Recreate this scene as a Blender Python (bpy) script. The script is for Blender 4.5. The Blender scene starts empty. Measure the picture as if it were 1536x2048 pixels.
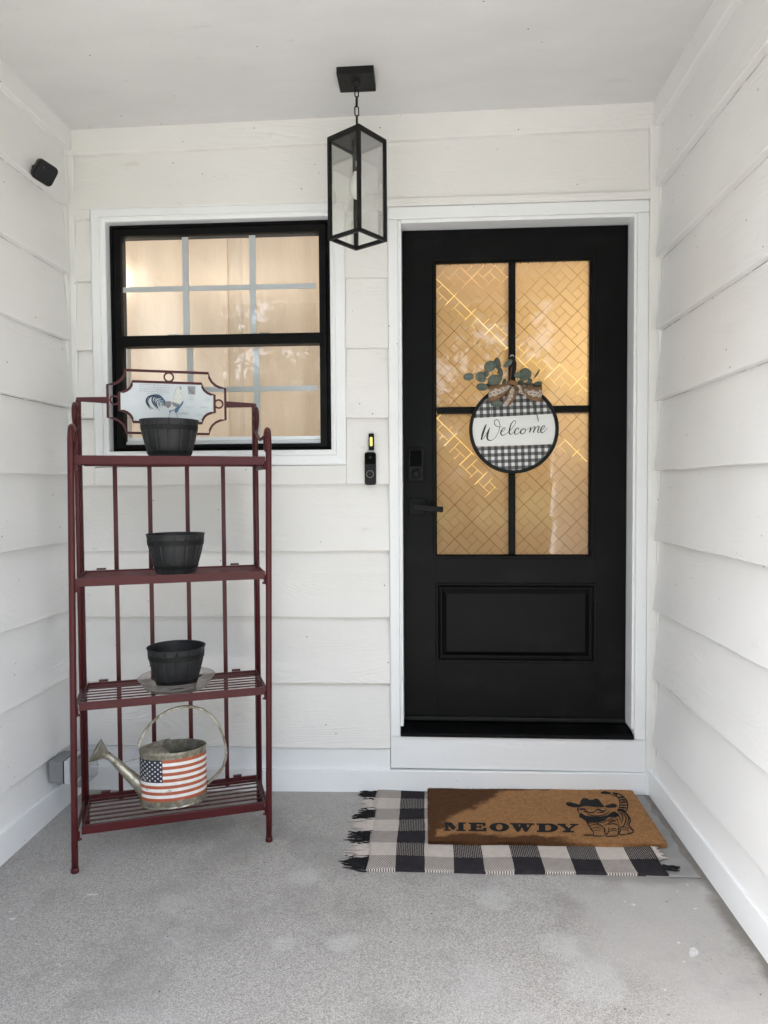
import bpy, bmesh, math, random
import numpy as np
from mathutils import Vector, Matrix
R = math.radians
rnd = random.Random(7)
S = bpy.context.scene
COL = S.collection

# ------------------------------------------------------------------ camera
YAW, PITCH, ROLL, FPX, CAMZ, CAMD = 0.05928, 0.03517, -0.006027, 1410.5, 1.25295, 2.89135
CAM = np.array([0.0, -CAMD, CAMZ])
_f0 = np.array([-math.sin(YAW), math.cos(YAW), 0.0]); _r0 = np.array([math.cos(YAW), math.sin(YAW), 0.0]); _u0 = np.array([0, 0, 1.0])
FW = _f0 * math.cos(PITCH) - _u0 * math.sin(PITCH)
_u1 = _u0 * math.cos(PITCH) + _f0 * math.sin(PITCH)
RT = _r0 * math.cos(ROLL) + _u1 * math.sin(ROLL)
UP = _u1 * math.cos(ROLL) - _r0 * math.sin(ROLL)
cam_data = bpy.data.cameras.new('camera')
cam = bpy.data.objects.new('camera', cam_data); COL.objects.link(cam)
cam.matrix_world = Matrix(((RT[0], UP[0], -FW[0], CAM[0]), (RT[1], UP[1], -FW[1], CAM[1]), (RT[2], UP[2], -FW[2], CAM[2]), (0, 0, 0, 1)))
cam_data.sensor_fit = 'VERTICAL'; cam_data.sensor_height = 24.0
cam_data.lens = FPX / 2048 * 24.0
cam_data.clip_start = 0.05; cam_data.clip_end = 500
S.camera = cam

# ------------------------------------------------------------------ sky, sun, exposure
SUN_EL, SUN_AZ = 50, 258        # azimuth from +Y clockwise: over the left shoulder of the photographer
world = bpy.data.worlds.new('World'); S.world = world; world.use_nodes = True
wn = world.node_tree; wn.nodes.clear()
sky = wn.nodes.new('ShaderNodeTexSky'); sky.sky_type = 'NISHITA'; sky.sun_disc = False
sky.sun_elevation = R(SUN_EL); sky.sun_rotation = R(SUN_AZ)
sky.air_density = 1.0; sky.dust_density = 3.0; sky.ozone_density = 1.0
hsv = wn.nodes.new('ShaderNodeHueSaturation'); hsv.inputs['Saturation'].default_value = 0.45
bg = wn.nodes.new('ShaderNodeBackground'); bg.inputs['Strength'].default_value = 0.13
wo = wn.nodes.new('ShaderNodeOutputWorld')
wn.links.new(sky.outputs[0], hsv.inputs['Color']); wn.links.new(hsv.outputs[0], bg.inputs[0]); wn.links.new(bg.outputs[0], wo.inputs[0])
sun_d = bpy.data.lights.new('sun', 'SUN'); sun_d.energy = 2.7; sun_d.angle = R(0.6); sun_d.color = (1, 0.975, 0.94)
sun = bpy.data.objects.new('sun', sun_d); COL.objects.link(sun)
_sd = Vector((math.sin(R(SUN_AZ)) * math.cos(R(SUN_EL)), math.cos(R(SUN_AZ)) * math.cos(R(SUN_EL)), math.sin(R(SUN_EL))))
sun.rotation_euler = _sd.to_track_quat('Z', 'Y').to_euler(); sun.location = _sd * 20
S.view_settings.view_transform = 'Standard'; S.view_settings.look = 'None'
S.view_settings.exposure = 2.95; S.view_settings.gamma = 1.0; S.view_settings.use_curve_mapping = False
S.render.engine = 'CYCLES'
cy = S.cycles
cy.use_denoising = True; cy.max_bounces = 8; cy.diffuse_bounces = 5; cy.glossy_bounces = 4; cy.transmission_bounces = 6; cy.transparent_max_bounces = 12
cy.caustics_reflective = False; cy.caustics_refractive = False; cy.sample_clamp_indirect = 6.0
try: cy.denoiser = 'OPENIMAGEDENOISE'
except Exception: pass

# ------------------------------------------------------------------ from photo pixels (1536 x 2048) to places
FX, FY, CX, ZC = 0.01083, 0.01094, 0.01032, 2.7357      # slope of the slab, slope and height of the ceiling
XL, XR, XLF = -1.484, 0.9326, -1.444                    # side walls behind the siding, and the siding's face on the left
def ray(px, py): return FW + RT * ((px - 768) / FPX) - UP * ((py - 1024) / FPX)
def on_plane(px, py, n, c):
    n = np.array(n, float); d = ray(px, py); return CAM + d * ((c - n @ CAM) / (n @ d))
def onY(px, py, y=0.0): return on_plane(px, py, (0, 1, 0), y)
def onX(px, py, x): return on_plane(px, py, (1, 0, 0), x)
def onF(px, py, o=0.0): return on_plane(px, py, (-FX, -FY, 1), o)
def floor_z(x, y): return FX * x + FY * y
def ceil_z(x, y=0): return ZC + CX * x

# ------------------------------------------------------------------ material helper
class NT:
    def __init__(s, name):
        s.m = bpy.data.materials.new(name); s.m.use_nodes = True
        s.t = s.m.node_tree; s.t.nodes.clear()
        s.out = s.t.nodes.new('ShaderNodeOutputMaterial')
    def n(s, typ, **kw):
        nd = s.t.nodes.new('ShaderNode' + typ)
        for k, v in kw.items():
            if k in ('inp',):
                for kk, vv in v.items(): s.set(nd, kk, vv)
            else: setattr(nd, k, v)
        return nd
    def set(s, nd, key, v):
        sock = nd.inputs[key]
        if hasattr(v, 'is_output') or isinstance(v, bpy.types.NodeSocket): s.t.links.new(v, sock)
        else:
            if sock.type == 'RGBA' and len(v) == 3: v = (*v, 1)
            sock.default_value = v
    def math(s, op, a, b=0.0, c=0.0, clamp=False):
        nd = s.t.nodes.new('ShaderNodeMath'); nd.operation = op; nd.use_clamp = clamp
        for i, v in enumerate((a, b, c)): s.set(nd, i, v)
        return nd.outputs[0]
    def pos(s): return s.n('NewGeometry').outputs['Position']
    def obj(s): return s.n('TexCoord').outputs['Object']
    def uv(s): return s.n('TexCoord').outputs['UV']
    def xyz(s, v):
        nd = s.n('SeparateXYZ', inp={0: v}); return nd.outputs
    def vec(s, x=0.0, y=0.0, z=0.0):
        return s.n('CombineXYZ', inp={0: x, 1: y, 2: z}).outputs[0]
    def noise(s, vec, scale, detail=2.0, rough=0.5, dist=0.0, col=False):
        nd = s.n('TexNoise', inp={'Vector': vec, 'Scale': scale, 'Detail': detail, 'Roughness': rough, 'Distortion': dist})
        return nd.outputs['Color' if col else 'Fac']
    def voro(s, vec, scale, out='Distance', rand=1.0, feature='F1'):
        nd = s.n('TexVoronoi', feature=feature, inp={'Vector': vec, 'Scale': scale, 'Randomness': rand}); return nd.outputs[out]
    def ramp(s, f, *stops, interp='LINEAR'):
        nd = s.n('ValToRGB', inp={0: f}); cr = nd.color_ramp; cr.interpolation = interp
        while len(cr.elements) < len(stops): cr.elements.new(0.5)
        for e, (p, c) in zip(cr.elements, stops):
            e.position = p; e.color = (c, c, c, 1) if isinstance(c, (int, float)) else (*c, 1)
        return nd.outputs[0]
    def step(s, f, lo, hi):
        return s.n('MapRange', interpolation_type='SMOOTHSTEP', inp={0: f, 1: lo, 2: hi, 3: 0.0, 4: 1.0}).outputs[0]
    def mix(s, f, a, b, mode='MIX'):
        nd = s.n('Mix', data_type='RGBA', blend_type=mode)
        s.set(nd, 0, f); s.set(nd, 6, a); s.set(nd, 7, b); return nd.outputs[2]
    def bump(s, h, strength=0.5, dist=0.001, normal=None):
        nd = s.n('Bump', inp={'Height': h, 'Strength': strength, 'Distance': dist})
        if normal is not None: s.set(nd, 'Normal', normal)
        return nd.outputs[0]
    def bsdf(s, col, rough=0.5, metal=0.0, spec=0.5, normal=None, **kw):
        nd = s.n('BsdfPrincipled', inp={'Base Color': col, 'Roughness': rough, 'Metallic': metal, 'Specular IOR Level': spec})
        if normal is not None: s.set(nd, 'Normal', normal)
        for k, v in kw.items(): s.set(nd, k, v)
        return nd.outputs[0]
    def done(s, sh): s.t.links.new(sh, s.out.inputs[0]); return s.m

M = {}
def plain(name, col, rough=0.5, metal=0.0, spec=0.5, var=0.12, scale=40, bump=0.0, bscale=200):
    t = NT(name); p = t.pos()
    c = t.mix(t.noise(p, scale, 3), [x * (1 - var) for x in col], [min(1, x * (1 + var)) for x in col])
    nrm = t.bump(t.noise(p, bscale, 2), bump, 0.001) if bump else None
    M[name] = t.done(t.bsdf(c, rough, metal, spec, nrm)); return M[name]

def mat_siding(name, base, grain=1.0):
    t = NT(name); x, y, z = t.xyz(t.pos())
    rn = t.n('ObjectInfo').outputs['Random']
    u = t.math('ADD', t.math('ADD', x, y), t.math('MULTIPLY', rn, 37.0)); w = t.math('ADD', z, t.math('MULTIPLY', rn, 11.0))
    n1 = t.noise(t.vec(t.math('MULTIPLY', u, 1.4), t.math('MULTIPLY', w, 7.0)), 1.0, 1.0, 0.4)
    rings = t.math('SINE', t.math('MULTIPLY', n1, 150.0))
    zone = t.step(t.noise(t.vec(t.math('MULTIPLY', u, 1.1), t.math('MULTIPLY', w, 3.0), 3.3), 1.0, 1.0), 0.5, 0.66)
    fine = t.noise(t.vec(t.math('MULTIPLY', u, 12.0), t.math('MULTIPLY', w, 120.0)), 1.0, 3.0, 0.6)
    brush = t.noise(t.vec(u, w, 1.0), 55.0, 3.0, 0.6)
    h = t.math('ADD', t.math('MULTIPLY', t.math('MULTIPLY', rings, zone), 0.22 * grain), t.math('ADD', t.math('MULTIPLY', fine, 0.5), t.math('MULTIPLY', brush, 0.55)))
    nrm = t.bump(h, 0.7, 0.0024)
    wave = t.noise(t.vec(u, w, 5.0), 3.0, 2.0)
    nrm = t.bump(wave, 0.4, 0.014, nrm)
    big = t.noise(t.vec(t.math('MULTIPLY', u, 0.8), w, 9.0), 2.2, 3.0, 0.55)
    c = t.mix(big, [b * 0.90 for b in base], [min(0.9, b * 1.06) for b in base])
    # smudges, chips and specks of dirt
    sm = t.step(t.noise(t.vec(u, t.math('MULTIPLY', w, 2.0), 17.0), 6.0, 4.0, 0.65), 0.62, 0.8)
    c = t.mix(t.math('MULTIPLY', sm, 0.30), c, (0.42, 0.39, 0.34))
    sp = t.math('MULTIPLY', t.math('LESS_THAN', t.voro(t.vec(u, w, 2.0), 22.0), 0.07), t.math('GREATER_THAN', t.noise(t.vec(u, w, 4.0), 7.0, 1.0), 0.56))
    c = t.mix(t.math('MULTIPLY', sp, 0.75), c, (0.13, 0.11, 0.09))
    ch = t.step(t.noise(t.vec(t.math('MULTIPLY', u, 26.0), t.math('MULTIPLY', w, 9.0), 21.0), 1.0, 2.0), 0.775, 0.8)
    c = t.mix(t.math('MULTIPLY', ch, 0.55), c, (0.9, 0.9, 0.9))
    M[name] = t.done(t.bsdf(c, 0.5, 0, 0.35, nrm)); return M[name]

mat_siding('siding_paint', (0.77, 0.757, 0.735))
mat_siding('side_paint', (0.775, 0.772, 0.765), 1.2)

def mat_trim(name, base, rough=0.42):
    t = NT(name); p = t.pos(); x, y, z = t.xyz(p); rn = t.n('ObjectInfo').outputs['Random']
    pv = t.vec(t.math('ADD', t.math('ADD', x, y), t.math('MULTIPLY', rn, 9.0)), z, rn)
    h = t.math('ADD', t.noise(pv, 60, 3), t.math('MULTIPLY', t.noise(pv, 9, 2), 1.5))
    sm = t.step(t.noise(pv, 14, 4, 0.7), 0.63, 0.78)
    c = t.mix(t.noise(pv, 5, 3), [b * 0.95 for b in base], [min(0.92, b * 1.04) for b in base])
    c = t.mix(t.math('MULTIPLY', sm, 0.22), c, (0.4, 0.38, 0.34))
    sp = t.math('MULTIPLY', t.math('LESS_THAN', t.voro(pv, 22.0), 0.06), t.math('GREATER_THAN', t.noise(pv, 5.0, 1.0), 0.57))
    c = t.mix(t.math('MULTIPLY', sp, 0.7), c, (0.15, 0.13, 0.11))
    M[name] = t.done(t.bsdf(c, rough, 0, 0.4, t.bump(h, 0.3, 0.0012)))
mat_trim('trim_paint', (0.80, 0.812, 0.82)); mat_trim('corner_paint', (0.775, 0.77, 0.75))

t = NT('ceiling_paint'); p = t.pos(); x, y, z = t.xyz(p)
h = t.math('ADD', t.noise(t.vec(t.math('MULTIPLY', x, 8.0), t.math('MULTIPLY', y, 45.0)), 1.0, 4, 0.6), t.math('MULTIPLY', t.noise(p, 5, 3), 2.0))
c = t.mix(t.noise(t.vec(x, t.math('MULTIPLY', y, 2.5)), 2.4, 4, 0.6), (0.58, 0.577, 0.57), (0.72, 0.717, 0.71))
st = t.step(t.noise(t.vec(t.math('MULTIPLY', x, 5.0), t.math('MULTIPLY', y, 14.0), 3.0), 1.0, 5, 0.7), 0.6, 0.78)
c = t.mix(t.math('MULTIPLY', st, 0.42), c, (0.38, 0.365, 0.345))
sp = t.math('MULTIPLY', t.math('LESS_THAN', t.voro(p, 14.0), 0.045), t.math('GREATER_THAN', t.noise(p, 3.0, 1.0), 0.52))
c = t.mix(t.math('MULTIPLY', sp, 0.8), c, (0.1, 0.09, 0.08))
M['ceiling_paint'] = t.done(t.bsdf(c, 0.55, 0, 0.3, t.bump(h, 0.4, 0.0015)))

# concrete: exposed fine grit, a smoother trowelled strip along the right wall, stains with shapes of their own
t = NT('concrete'); p = t.pos(); x, y, z = t.xyz(p); q = t.vec(x, y)
grit = t.noise(q, 360, 3, 0.75); grit2 = t.voro(q, 380, 'Color'); g2 = t.n('SeparateColor', inp={0: grit2}).outputs[0]
edge = t.math('ADD', t.math('ADD', x, t.math('MULTIPLY', y, 0.25)), t.math('MULTIPLY', t.math('SUBTRACT', t.noise(q, 2.6, 3), 0.5), 0.9))
smooth = t.step(edge, 0.18, 0.42)
backsm = t.step(t.math('ADD', y, t.math('MULTIPLY', t.math('SUBTRACT', t.noise(q, 4.0, 2), 0.5), 0.3)), -0.33, -0.1)
smooth = t.math('MAXIMUM', smooth, t.math('MULTIPLY', backsm, 0.6))
gv = t.math('ADD', t.math('MULTIPLY', grit, 0.55), t.math('MULTIPLY', g2, 0.45))
rough_c = t.ramp(gv, (0.22, (0.215, 0.204, 0.19)), (0.45, (0.345, 0.33, 0.31)), (0.6, (0.42, 0.403, 0.381)), (0.8, (0.56, 0.54, 0.515)))
big = t.noise(q, 1.7, 4, 0.6)
smooth_c = t.mix(t.noise(q, 6, 5, 0.65), (0.345, 0.333, 0.316), (0.465, 0.45, 0.428))
c = t.mix(smooth, rough_c, t.mix(0.25, smooth_c, rough_c))
c = t.mix(t.math('MULTIPLY', t.step(big, 0.45, 0.7), 0.42), c, (0.46, 0.455, 0.45))
c = t.mix(t.math('MULTIPLY', t.step(t.noise(t.vec(x, y, 7.0), 3.1, 5, 0.65), 0.47, 0.7), 0.42), c, (0.19, 0.18, 0.168))
for (sx, sy, sr, a) in ((-0.236, -0.985, 0.055, 0.34), (-0.40, -0.99, 0.04, 0.26), (0.42, -1.11, 0.11, 0.26), (0.36, -0.97, 0.07, 0.3), (0.20, -0.77, 0.07, 0.3), (-0.78, -0.82, 0.06, 0.25), (-0.40, -0.66, 0.07, 0.3)):
    dx = t.math('SUBTRACT', x, sx); dy = t.math('SUBTRACT', y, sy)
    d = t.math('ADD', t.math('SQRT', t.math('ADD', t.math('MULTIPLY', dx, dx), t.math('MULTIPLY', dy, dy))), t.math('MULTIPLY', t.math('SUBTRACT', t.noise(q, 22, 4, 0.6), 0.5), sr * 1.1))
    c = t.mix(t.math('MULTIPLY', t.step(d, sr, sr * 0.5), a), c, (0.56, 0.56, 0.55))
dirt = t.math('ADD', x, t.math('MULTIPLY', t.math('SUBTRACT', t.noise(q, 9, 4, 0.65), 0.5), 0.09))
c = t.mix(t.math('MULTIPLY', t.step(dirt, 0.838, 0.885), 0.75), c, (0.12, 0.105, 0.085))
# darker mark under the front of the rug
dm = t.math('ADD', y, t.math('MULTIPLY', t.math('SUBTRACT', t.noise(q, 7, 4, 0.6), 0.5), 0.12))
dark_mark = t.math('MULTIPLY', t.step(dm, -0.69, -0.645), t.step(x, 0.42, 0.6))
c = t.mix(t.math('MULTIPLY', dark_mark, 0.45), c, (0.15, 0.135, 0.12))
spk = t.math('MULTIPLY', t.math('LESS_THAN', t.voro(q, 17.0), 0.05), t.math('GREATER_THAN', t.noise(q, 5.0, 1.0), 0.5))
c = t.mix(t.math('MULTIPLY', spk, 0.8), c, (0.06, 0.05, 0.045))
pit = t.math('MULTIPLY', t.step(t.noise(q, 75, 3, 0.6), 0.60, 0.70), t.step(t.noise(t.vec(x, y, 3.0), 3.5, 3, 0.6), 0.42, 0.62))
c = t.mix(t.math('MULTIPLY', pit, 0.45), c, (0.13, 0.128, 0.125))
hh = t.math('MULTIPLY', t.math('ADD', gv, t.math('MULTIPLY', t.noise(q, 20, 3), 0.7)), t.math('SUBTRACT', 1.0, t.math('MULTIPLY', smooth, 0.7)))
M['concrete'] = t.done(t.bsdf(c, t.math('SUBTRACT', 0.85, t.math('MULTIPLY', smooth, 0.25)), 0, 0.3, t.bump(hh, 0.7, 0.003)))

def mat_black(name, col, rough, spec=0.4, bs=300, b=0.15):
    t = NT(name); p = t.pos()
    c = t.mix(t.step(t.noise(p, 6, 4, 0.6), 0.5, 0.8), col, [v * 1.9 + 0.004 for v in col])
    M[name] = t.done(t.bsdf(c, t.math('ADD', rough, t.math('MULTIPLY', t.noise(p, 9, 3), 0.12)), 0, spec, t.bump(t.noise(p, bs, 2), b, 0.0006)))
mat_black('door_paint', (0.0026, 0.0026, 0.0030), 0.36, 0.13, 60, 0.12)
mat_black('black_metal', (0.006, 0.006, 0.006), 0.45, 0.22)
mat_black('black_vinyl', (0.003, 0.003, 0.0034), 0.4, 0.13)
mat_black('lock_metal', (0.005, 0.005, 0.0055), 0.5, 0.2)
mat_black('black_plastic', (0.006, 0.006, 0.0065), 0.35, 0.25)
t = NT('pot_plastic'); x, y, z = t.xyz(t.obj()); rn = t.n('ObjectInfo').outputs['Random']; q = t.vec(x, y, t.math('ADD', z, t.math('MULTIPLY', rn, 3.0)))
c = t.mix(t.noise(q, 18, 4, 0.6), (0.0095, 0.010, 0.011), (0.019, 0.0198, 0.021))
stk = t.step(t.noise(t.vec(t.math('MULTIPLY', x, 34), t.math('MULTIPLY', y, 34), t.math('ADD', t.math('MULTIPLY', z, 7), t.math('MULTIPLY', rn, 20.0))), 1.0, 4, 0.65), 0.54, 0.75)
c = t.mix(t.math('MULTIPLY', stk, 0.35), c, (0.075, 0.072, 0.066))
M['pot_plastic'] = t.done(t.bsdf(c, t.math('ADD', 0.45, t.math('MULTIPLY', stk, 0.3)), 0, 0.3, t.bump(t.noise(q, 70, 3), 0.3, 0.001)))
mat_black('pot_band', (0.006, 0.0062, 0.0066), 0.5, 0.25, 60, 0.2)
plain('gloss_black', (0.003, 0.003, 0.0035), 0.08, 0, 0.2, 0.05)
plain('gap_dark', (0.018, 0.015, 0.013), 0.9)
plain('print_black', (0.012, 0.012, 0.013), 0.85, 0, 0.2, 0.3, 120)
plain('sign_ink', (0.014, 0.014, 0.015), 0.6)

# red painted rack, dusty where it faces up, scuffed
t = NT('rack_paint'); p = t.pos()
c = t.mix(t.noise(p, 9, 4, 0.6), (0.042, 0.0046, 0.0058), (0.076, 0.0072, 0.0096))
nz = t.xyz(t.n('NewGeometry').outputs['Normal'])[2]
dust = t.math('MULTIPLY', t.step(nz, 0.1, 0.9), t.math('ADD', 0.08, t.math('MULTIPLY', t.noise(p, 30, 4), 0.3)))
c = t.mix(dust, c, (0.13, 0.095, 0.09))
c = t.mix(t.math('MULTIPLY', t.step(t.noise(p, 45, 5, 0.7), 0.66, 0.74), 0.5), c, (0.075, 0.042, 0.03))
M['rack_paint'] = t.done(t.bsdf(c, 0.4, 0, 0.3, t.bump(t.noise(p, 120, 3), 0.25, 0.0008)))

# galvanised tin, spotted and tarnished
t = NT('galvanised'); p = t.pos()
sp = t.voro(p, 45, 'Color'); s1 = t.n('SeparateColor', inp={0: sp}).outputs[0]
c = t.mix(s1, (0.27, 0.255, 0.21), (0.44, 0.42, 0.36))
tar = t.step(t.noise(p, 28, 4, 0.7), 0.36, 0.66)
c = t.mix(t.math('MULTIPLY', tar, 0.85), c, (0.15, 0.125, 0.07))
M['galvanised'] = t.done(t.bsdf(c, t.math('ADD', 0.34, t.math('MULTIPLY', tar, 0.35)), t.math('SUBTRACT', 0.85, t.math('MULTIPLY', tar, 0.6)), 0.5, t.bump(t.noise(p, 90, 3), 0.25, 0.001)))
def mat_worn(name, col):
    t = NT(name); p = t.obj()
    w = t.step(t.noise(t.vec(*[t.math('MULTIPLY', v, k) for v, k in zip(t.xyz(p), (16, 16, 30))]), 1.0, 5, 0.75), 0.60, 0.66)
    c = t.mix(t.noise(p, 50, 3), [v * 0.85 for v in col], [min(0.85, v * 1.1) for v in col])
    c = t.mix(t.math('MULTIPLY', w, 0.8), c, (0.36, 0.33, 0.27))
    M[name] = t.done(t.bsdf(c, 0.45, 0, 0.4, t.bump(t.noise(p, 150, 2), 0.1, 0.0005)))
mat_worn('flag_red', (0.38, 0.095, 0.045)); mat_worn('flag_white', (0.74, 0.72, 0.70)); mat_worn('flag_blue', (0.012, 0.016, 0.035))

# coir with a wet stain
t = NT('coir'); p = t.pos(); x, y, z = t.xyz(p)
f1 = t.noise(t.vec(t.math('MULTIPLY', x, 1.0), t.math('MULTIPLY', y, 0.55), z), 330, 3, 0.7); f2 = t.noise(p, 60, 4, 0.6)
c = t.ramp(t.math('ADD', t.math('MULTIPLY', f1, 0.7), t.math('MULTIPLY', f2, 0.3)), (0.3, (0.15, 0.066, 0.022)), (0.5, (0.33, 0.165, 0.066)), (0.72, (0.50, 0.28, 0.13)))
nn = t.math('MULTIPLY', t.math('SUBTRACT', t.noise(p, 9, 5, 0.65), 0.5), 0.19)
e = t.math('SUBTRACT', t.math('ADD', 0.355, t.math('MULTIPLY', t.math('ADD', y, 0.03), 0.98)), t.math('ADD', x, nn))
wet = t.step(e, -0.02, 0.03)
e2 = t.math('ADD', y, t.math('MULTIPLY', nn, 0.5)); wet2 = t.math('MULTIPLY', t.step(e2, -0.40, -0.425), t.step(t.math('ADD', x, nn), 0.52, 0.42))
wet3 = t.math('MULTIPLY', t.step(t.math('ADD', y, t.math('MULTIPLY', nn, 0.4)), -0.052, -0.04), t.step(x, 0.62, 0.52))
wet4 = t.step(t.math('ADD', x, t.math('MULTIPLY', nn, 1.1)), 0.075, 0.045)
wet = t.math('MAXIMUM', t.math('MAXIMUM', wet, wet2), t.math('MAXIMUM', wet3, wet4))
c = t.mix(t.math('MULTIPLY', wet, 0.92), c, t.mix(1.0, c, (0.19, 0.145, 0.115), 'MULTIPLY'))
M['coir'] = t.done(t.bsdf(c, 0.9, 0, 0.15, t.bump(t.math('ADD', f1, f2), 0.9, 0.004)))

# woven plaid: black and cream yarn
RC, RR = 0.0975, 0.0865       # squares along and across the rug
t = NT('plaid_weave'); x, y, z = t.xyz(t.obj()); x = t.math('MAXIMUM', x, 0.0005); y = t.math('MAXIMUM', y, 0.0005)
jx = t.math('ADD', x, t.math('MULTIPLY', t.math('SUBTRACT', t.noise(t.obj(), 6, 2), 0.5), 0.012)); jx = t.math('MAXIMUM', jx, 0.0005)
colb = t.math('GREATER_THAN', t.math('FLOORED_MODULO', t.math('DIVIDE', jx, RC), 2.0), 1.0)
rowb = t.math('LESS_THAN', t.math('FLOORED_MODULO', t.math('DIVIDE', y, RR), 2.0), 1.0)
TW = 0.0085
tw = t.math('LESS_THAN', t.math('FLOORED_MODULO', t.math('DIVIDE', t.math('ADD', x, t.math('MULTIPLY', y, 0.9)), TW), 1.0), 0.42)
tb = t.math('LESS_THAN', t.math('FLOORED_MODULO', t.math('DIVIDE', x, 0.0062), 1.0), 0.42); tb2 = t.math('LESS_THAN', t.math('FLOORED_MODULO', t.math('DIVIDE', t.math('ADD', y, t.math('MULTIPLY', x, 0.35)), 0.0085), 1.0), 0.5)
dots = t.math('MULTIPLY', tb, tb2)
# column colour shows most; the crossing colour pokes through
in_white = t.math('MULTIPLY', rowb, t.math('MULTIPLY', tw, 0.9))                # dark through cream
in_black = t.math('SUBTRACT', 1.0, t.math('MULTIPLY', t.math('SUBTRACT', 1.0, rowb), t.math('MULTIPLY', dots, 0.85)))
dark = t.math('ADD', t.math('MULTIPLY', colb, in_black), t.math('MULTIPLY', t.math('SUBTRACT', 1.0, colb), in_white))
nz = t.noise(t.obj(), 35, 4, 0.65)
cw = t.mix(nz, (0.42, 0.37, 0.33), (0.66, 0.60, 0.55)); ck = t.mix(nz, (0.014, 0.012, 0.014), (0.040, 0.036, 0.041))
rib = t.math('SINE', t.math('MULTIPLY', y, 6.2832 / 0.0046)); ribx = t.math('SINE', t.math('MULTIPLY', x, 6.2832 / 0.0042))
hh = t.math('ADD', t.math('MULTIPLY', rib, 0.4), t.math('ADD', t.math('MULTIPLY', ribx, 0.5), t.noise(t.obj(), 200, 2)))
M['plaid_weave'] = t.done(t.bsdf(t.mix(dark, cw, ck), 0.95, 0, 0.1, t.bump(hh, 0.6, 0.0016)))
plain('yarn_black', (0.014, 0.013, 0.014), 0.9, 0, 0.15, 0.4, 300); plain('yarn_cream', (0.52, 0.46, 0.42), 0.9, 0, 0.15, 0.25, 300)

# sign: gingham, chalky white board, ribbon, leaves
SC = (0.361, 1.487)
t = NT('gingham'); x, y, z = t.xyz(t.obj()); GP = 0.0272
xr_ = t.math('ADD', t.math('MULTIPLY', x, 0.9988), t.math('MULTIPLY', z, 0.03)); zr_ = t.math('SUBTRACT', t.math('MULTIPLY', z, 0.9988), t.math('MULTIPLY', x, 0.03))
a = t.math('LESS_THAN', t.math('FLOORED_MODULO', t.math('DIVIDE', xr_, GP), 1.0), 0.5); b = t.math('LESS_THAN', t.math('FLOORED_MODULO', t.math('DIVIDE', zr_, GP), 1.0), 0.5)
v = t.math('MULTIPLY', t.math('ADD', a, b), 0.5)
c = t.ramp(v, (0.0, (0.72, 0.72, 0.71)), (0.25, (0.14, 0.14, 0.145)), (0.75, (0.012, 0.012, 0.013)), interp='CONSTANT')
M['gingham'] = t.done(t.bsdf(t.mix(t.math('MULTIPLY', t.noise(t.obj(), 300, 2), 0.25), c, (0.3, 0.3, 0.3)), 0.6, 0, 0.3))
t = NT('white_board'); p = t.pos(); x, y, z = t.xyz(p)
g = t.noise(t.vec(t.math('MULTIPLY', x, 14), 0.0, t.math('MULTIPLY', z, 120)), 1.0, 3)
M['white_board'] = t.done(t.bsdf(t.mix(g, (0.66, 0.66, 0.645), (0.80, 0.80, 0.79)), 0.6, 0, 0.3, t.bump(g, 0.2, 0.0005)))
plain('raw_wood', (0.33, 0.24, 0.15), 0.7)
t = NT('lace_burlap'); u, v, w_ = t.xyz(t.uv())
un = t.vec(t.math('MULTIPLY', u, 1.0), v)
we = t.math('MULTIPLY', t.math('SINE', t.math('MULTIPLY', u, 900)), t.math('SINE', t.math('MULTIPLY', v, 120)))
bur = t.mix(t.noise(t.pos(), 400, 3), (0.15, 0.082, 0.042), (0.30, 0.18, 0.10))
hol = t.voro(t.vec(t.math('MULTIPLY', u, 95), t.math('MULTIPLY', v, 6.0)), 1.0, 'Distance')
scal = t.math('MULTIPLY', t.math('SINE', t.math('MULTIPLY', u, 230)), 0.05)
inl = t.math('MULTIPLY', t.math('GREATER_THAN', v, t.math('ADD', 0.30, scal)), t.math('LESS_THAN', v, t.math('SUBTRACT', 0.74, scal)))
lace = t.math('MULTIPLY', inl, t.step(hol, 0.28, 0.42))
M['lace_burlap'] = t.done(t.bsdf(t.mix(t.math('MULTIPLY', lace, 0.9), bur, (0.50, 0.46, 0.41)), 0.9, 0, 0.1, t.bump(t.math('ADD', we, t.math('MULTIPLY', lace, 2.0)), 0.5, 0.001)))
t = NT('eucalyptus'); p = t.pos(); rn = t.n('ObjectInfo').outputs['Random']
c = t.mix(rn, (0.068, 0.088, 0.070), (0.13, 0.155, 0.13)); c = t.mix(t.math('MULTIPLY', t.noise(p, 60, 3), 0.5), c, (0.10, 0.12, 0.10))
lx, ly, lz_ = t.xyz(t.obj())
rib = t.math('LESS_THAN', t.math('ABSOLUTE', lz_), 0.0008)
c = t.mix(t.math('MULTIPLY', rib, 0.5), c, (0.19, 0.21, 0.17)); c = t.mix(t.math('MULTIPLY', t.step(t.noise(p, 120, 3), 0.5, 0.75), 0.3), c, (0.13, 0.10, 0.085))
M['eucalyptus'] = t.done(t.bsdf(c, 0.55, 0, 0.3))
plain('stem_green', (0.05, 0.075, 0.035), 0.7); plain('worn_spot', (0.56, 0.56, 0.555), 0.7, 0, 0.3, 0.25, 90); plain('pad_grey', (0.27, 0.265, 0.255), 0.65, 0, 0.3, 0.25, 18, 0.3, 60); plain('twine', (0.22, 0.12, 0.06), 0.9)

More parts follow.
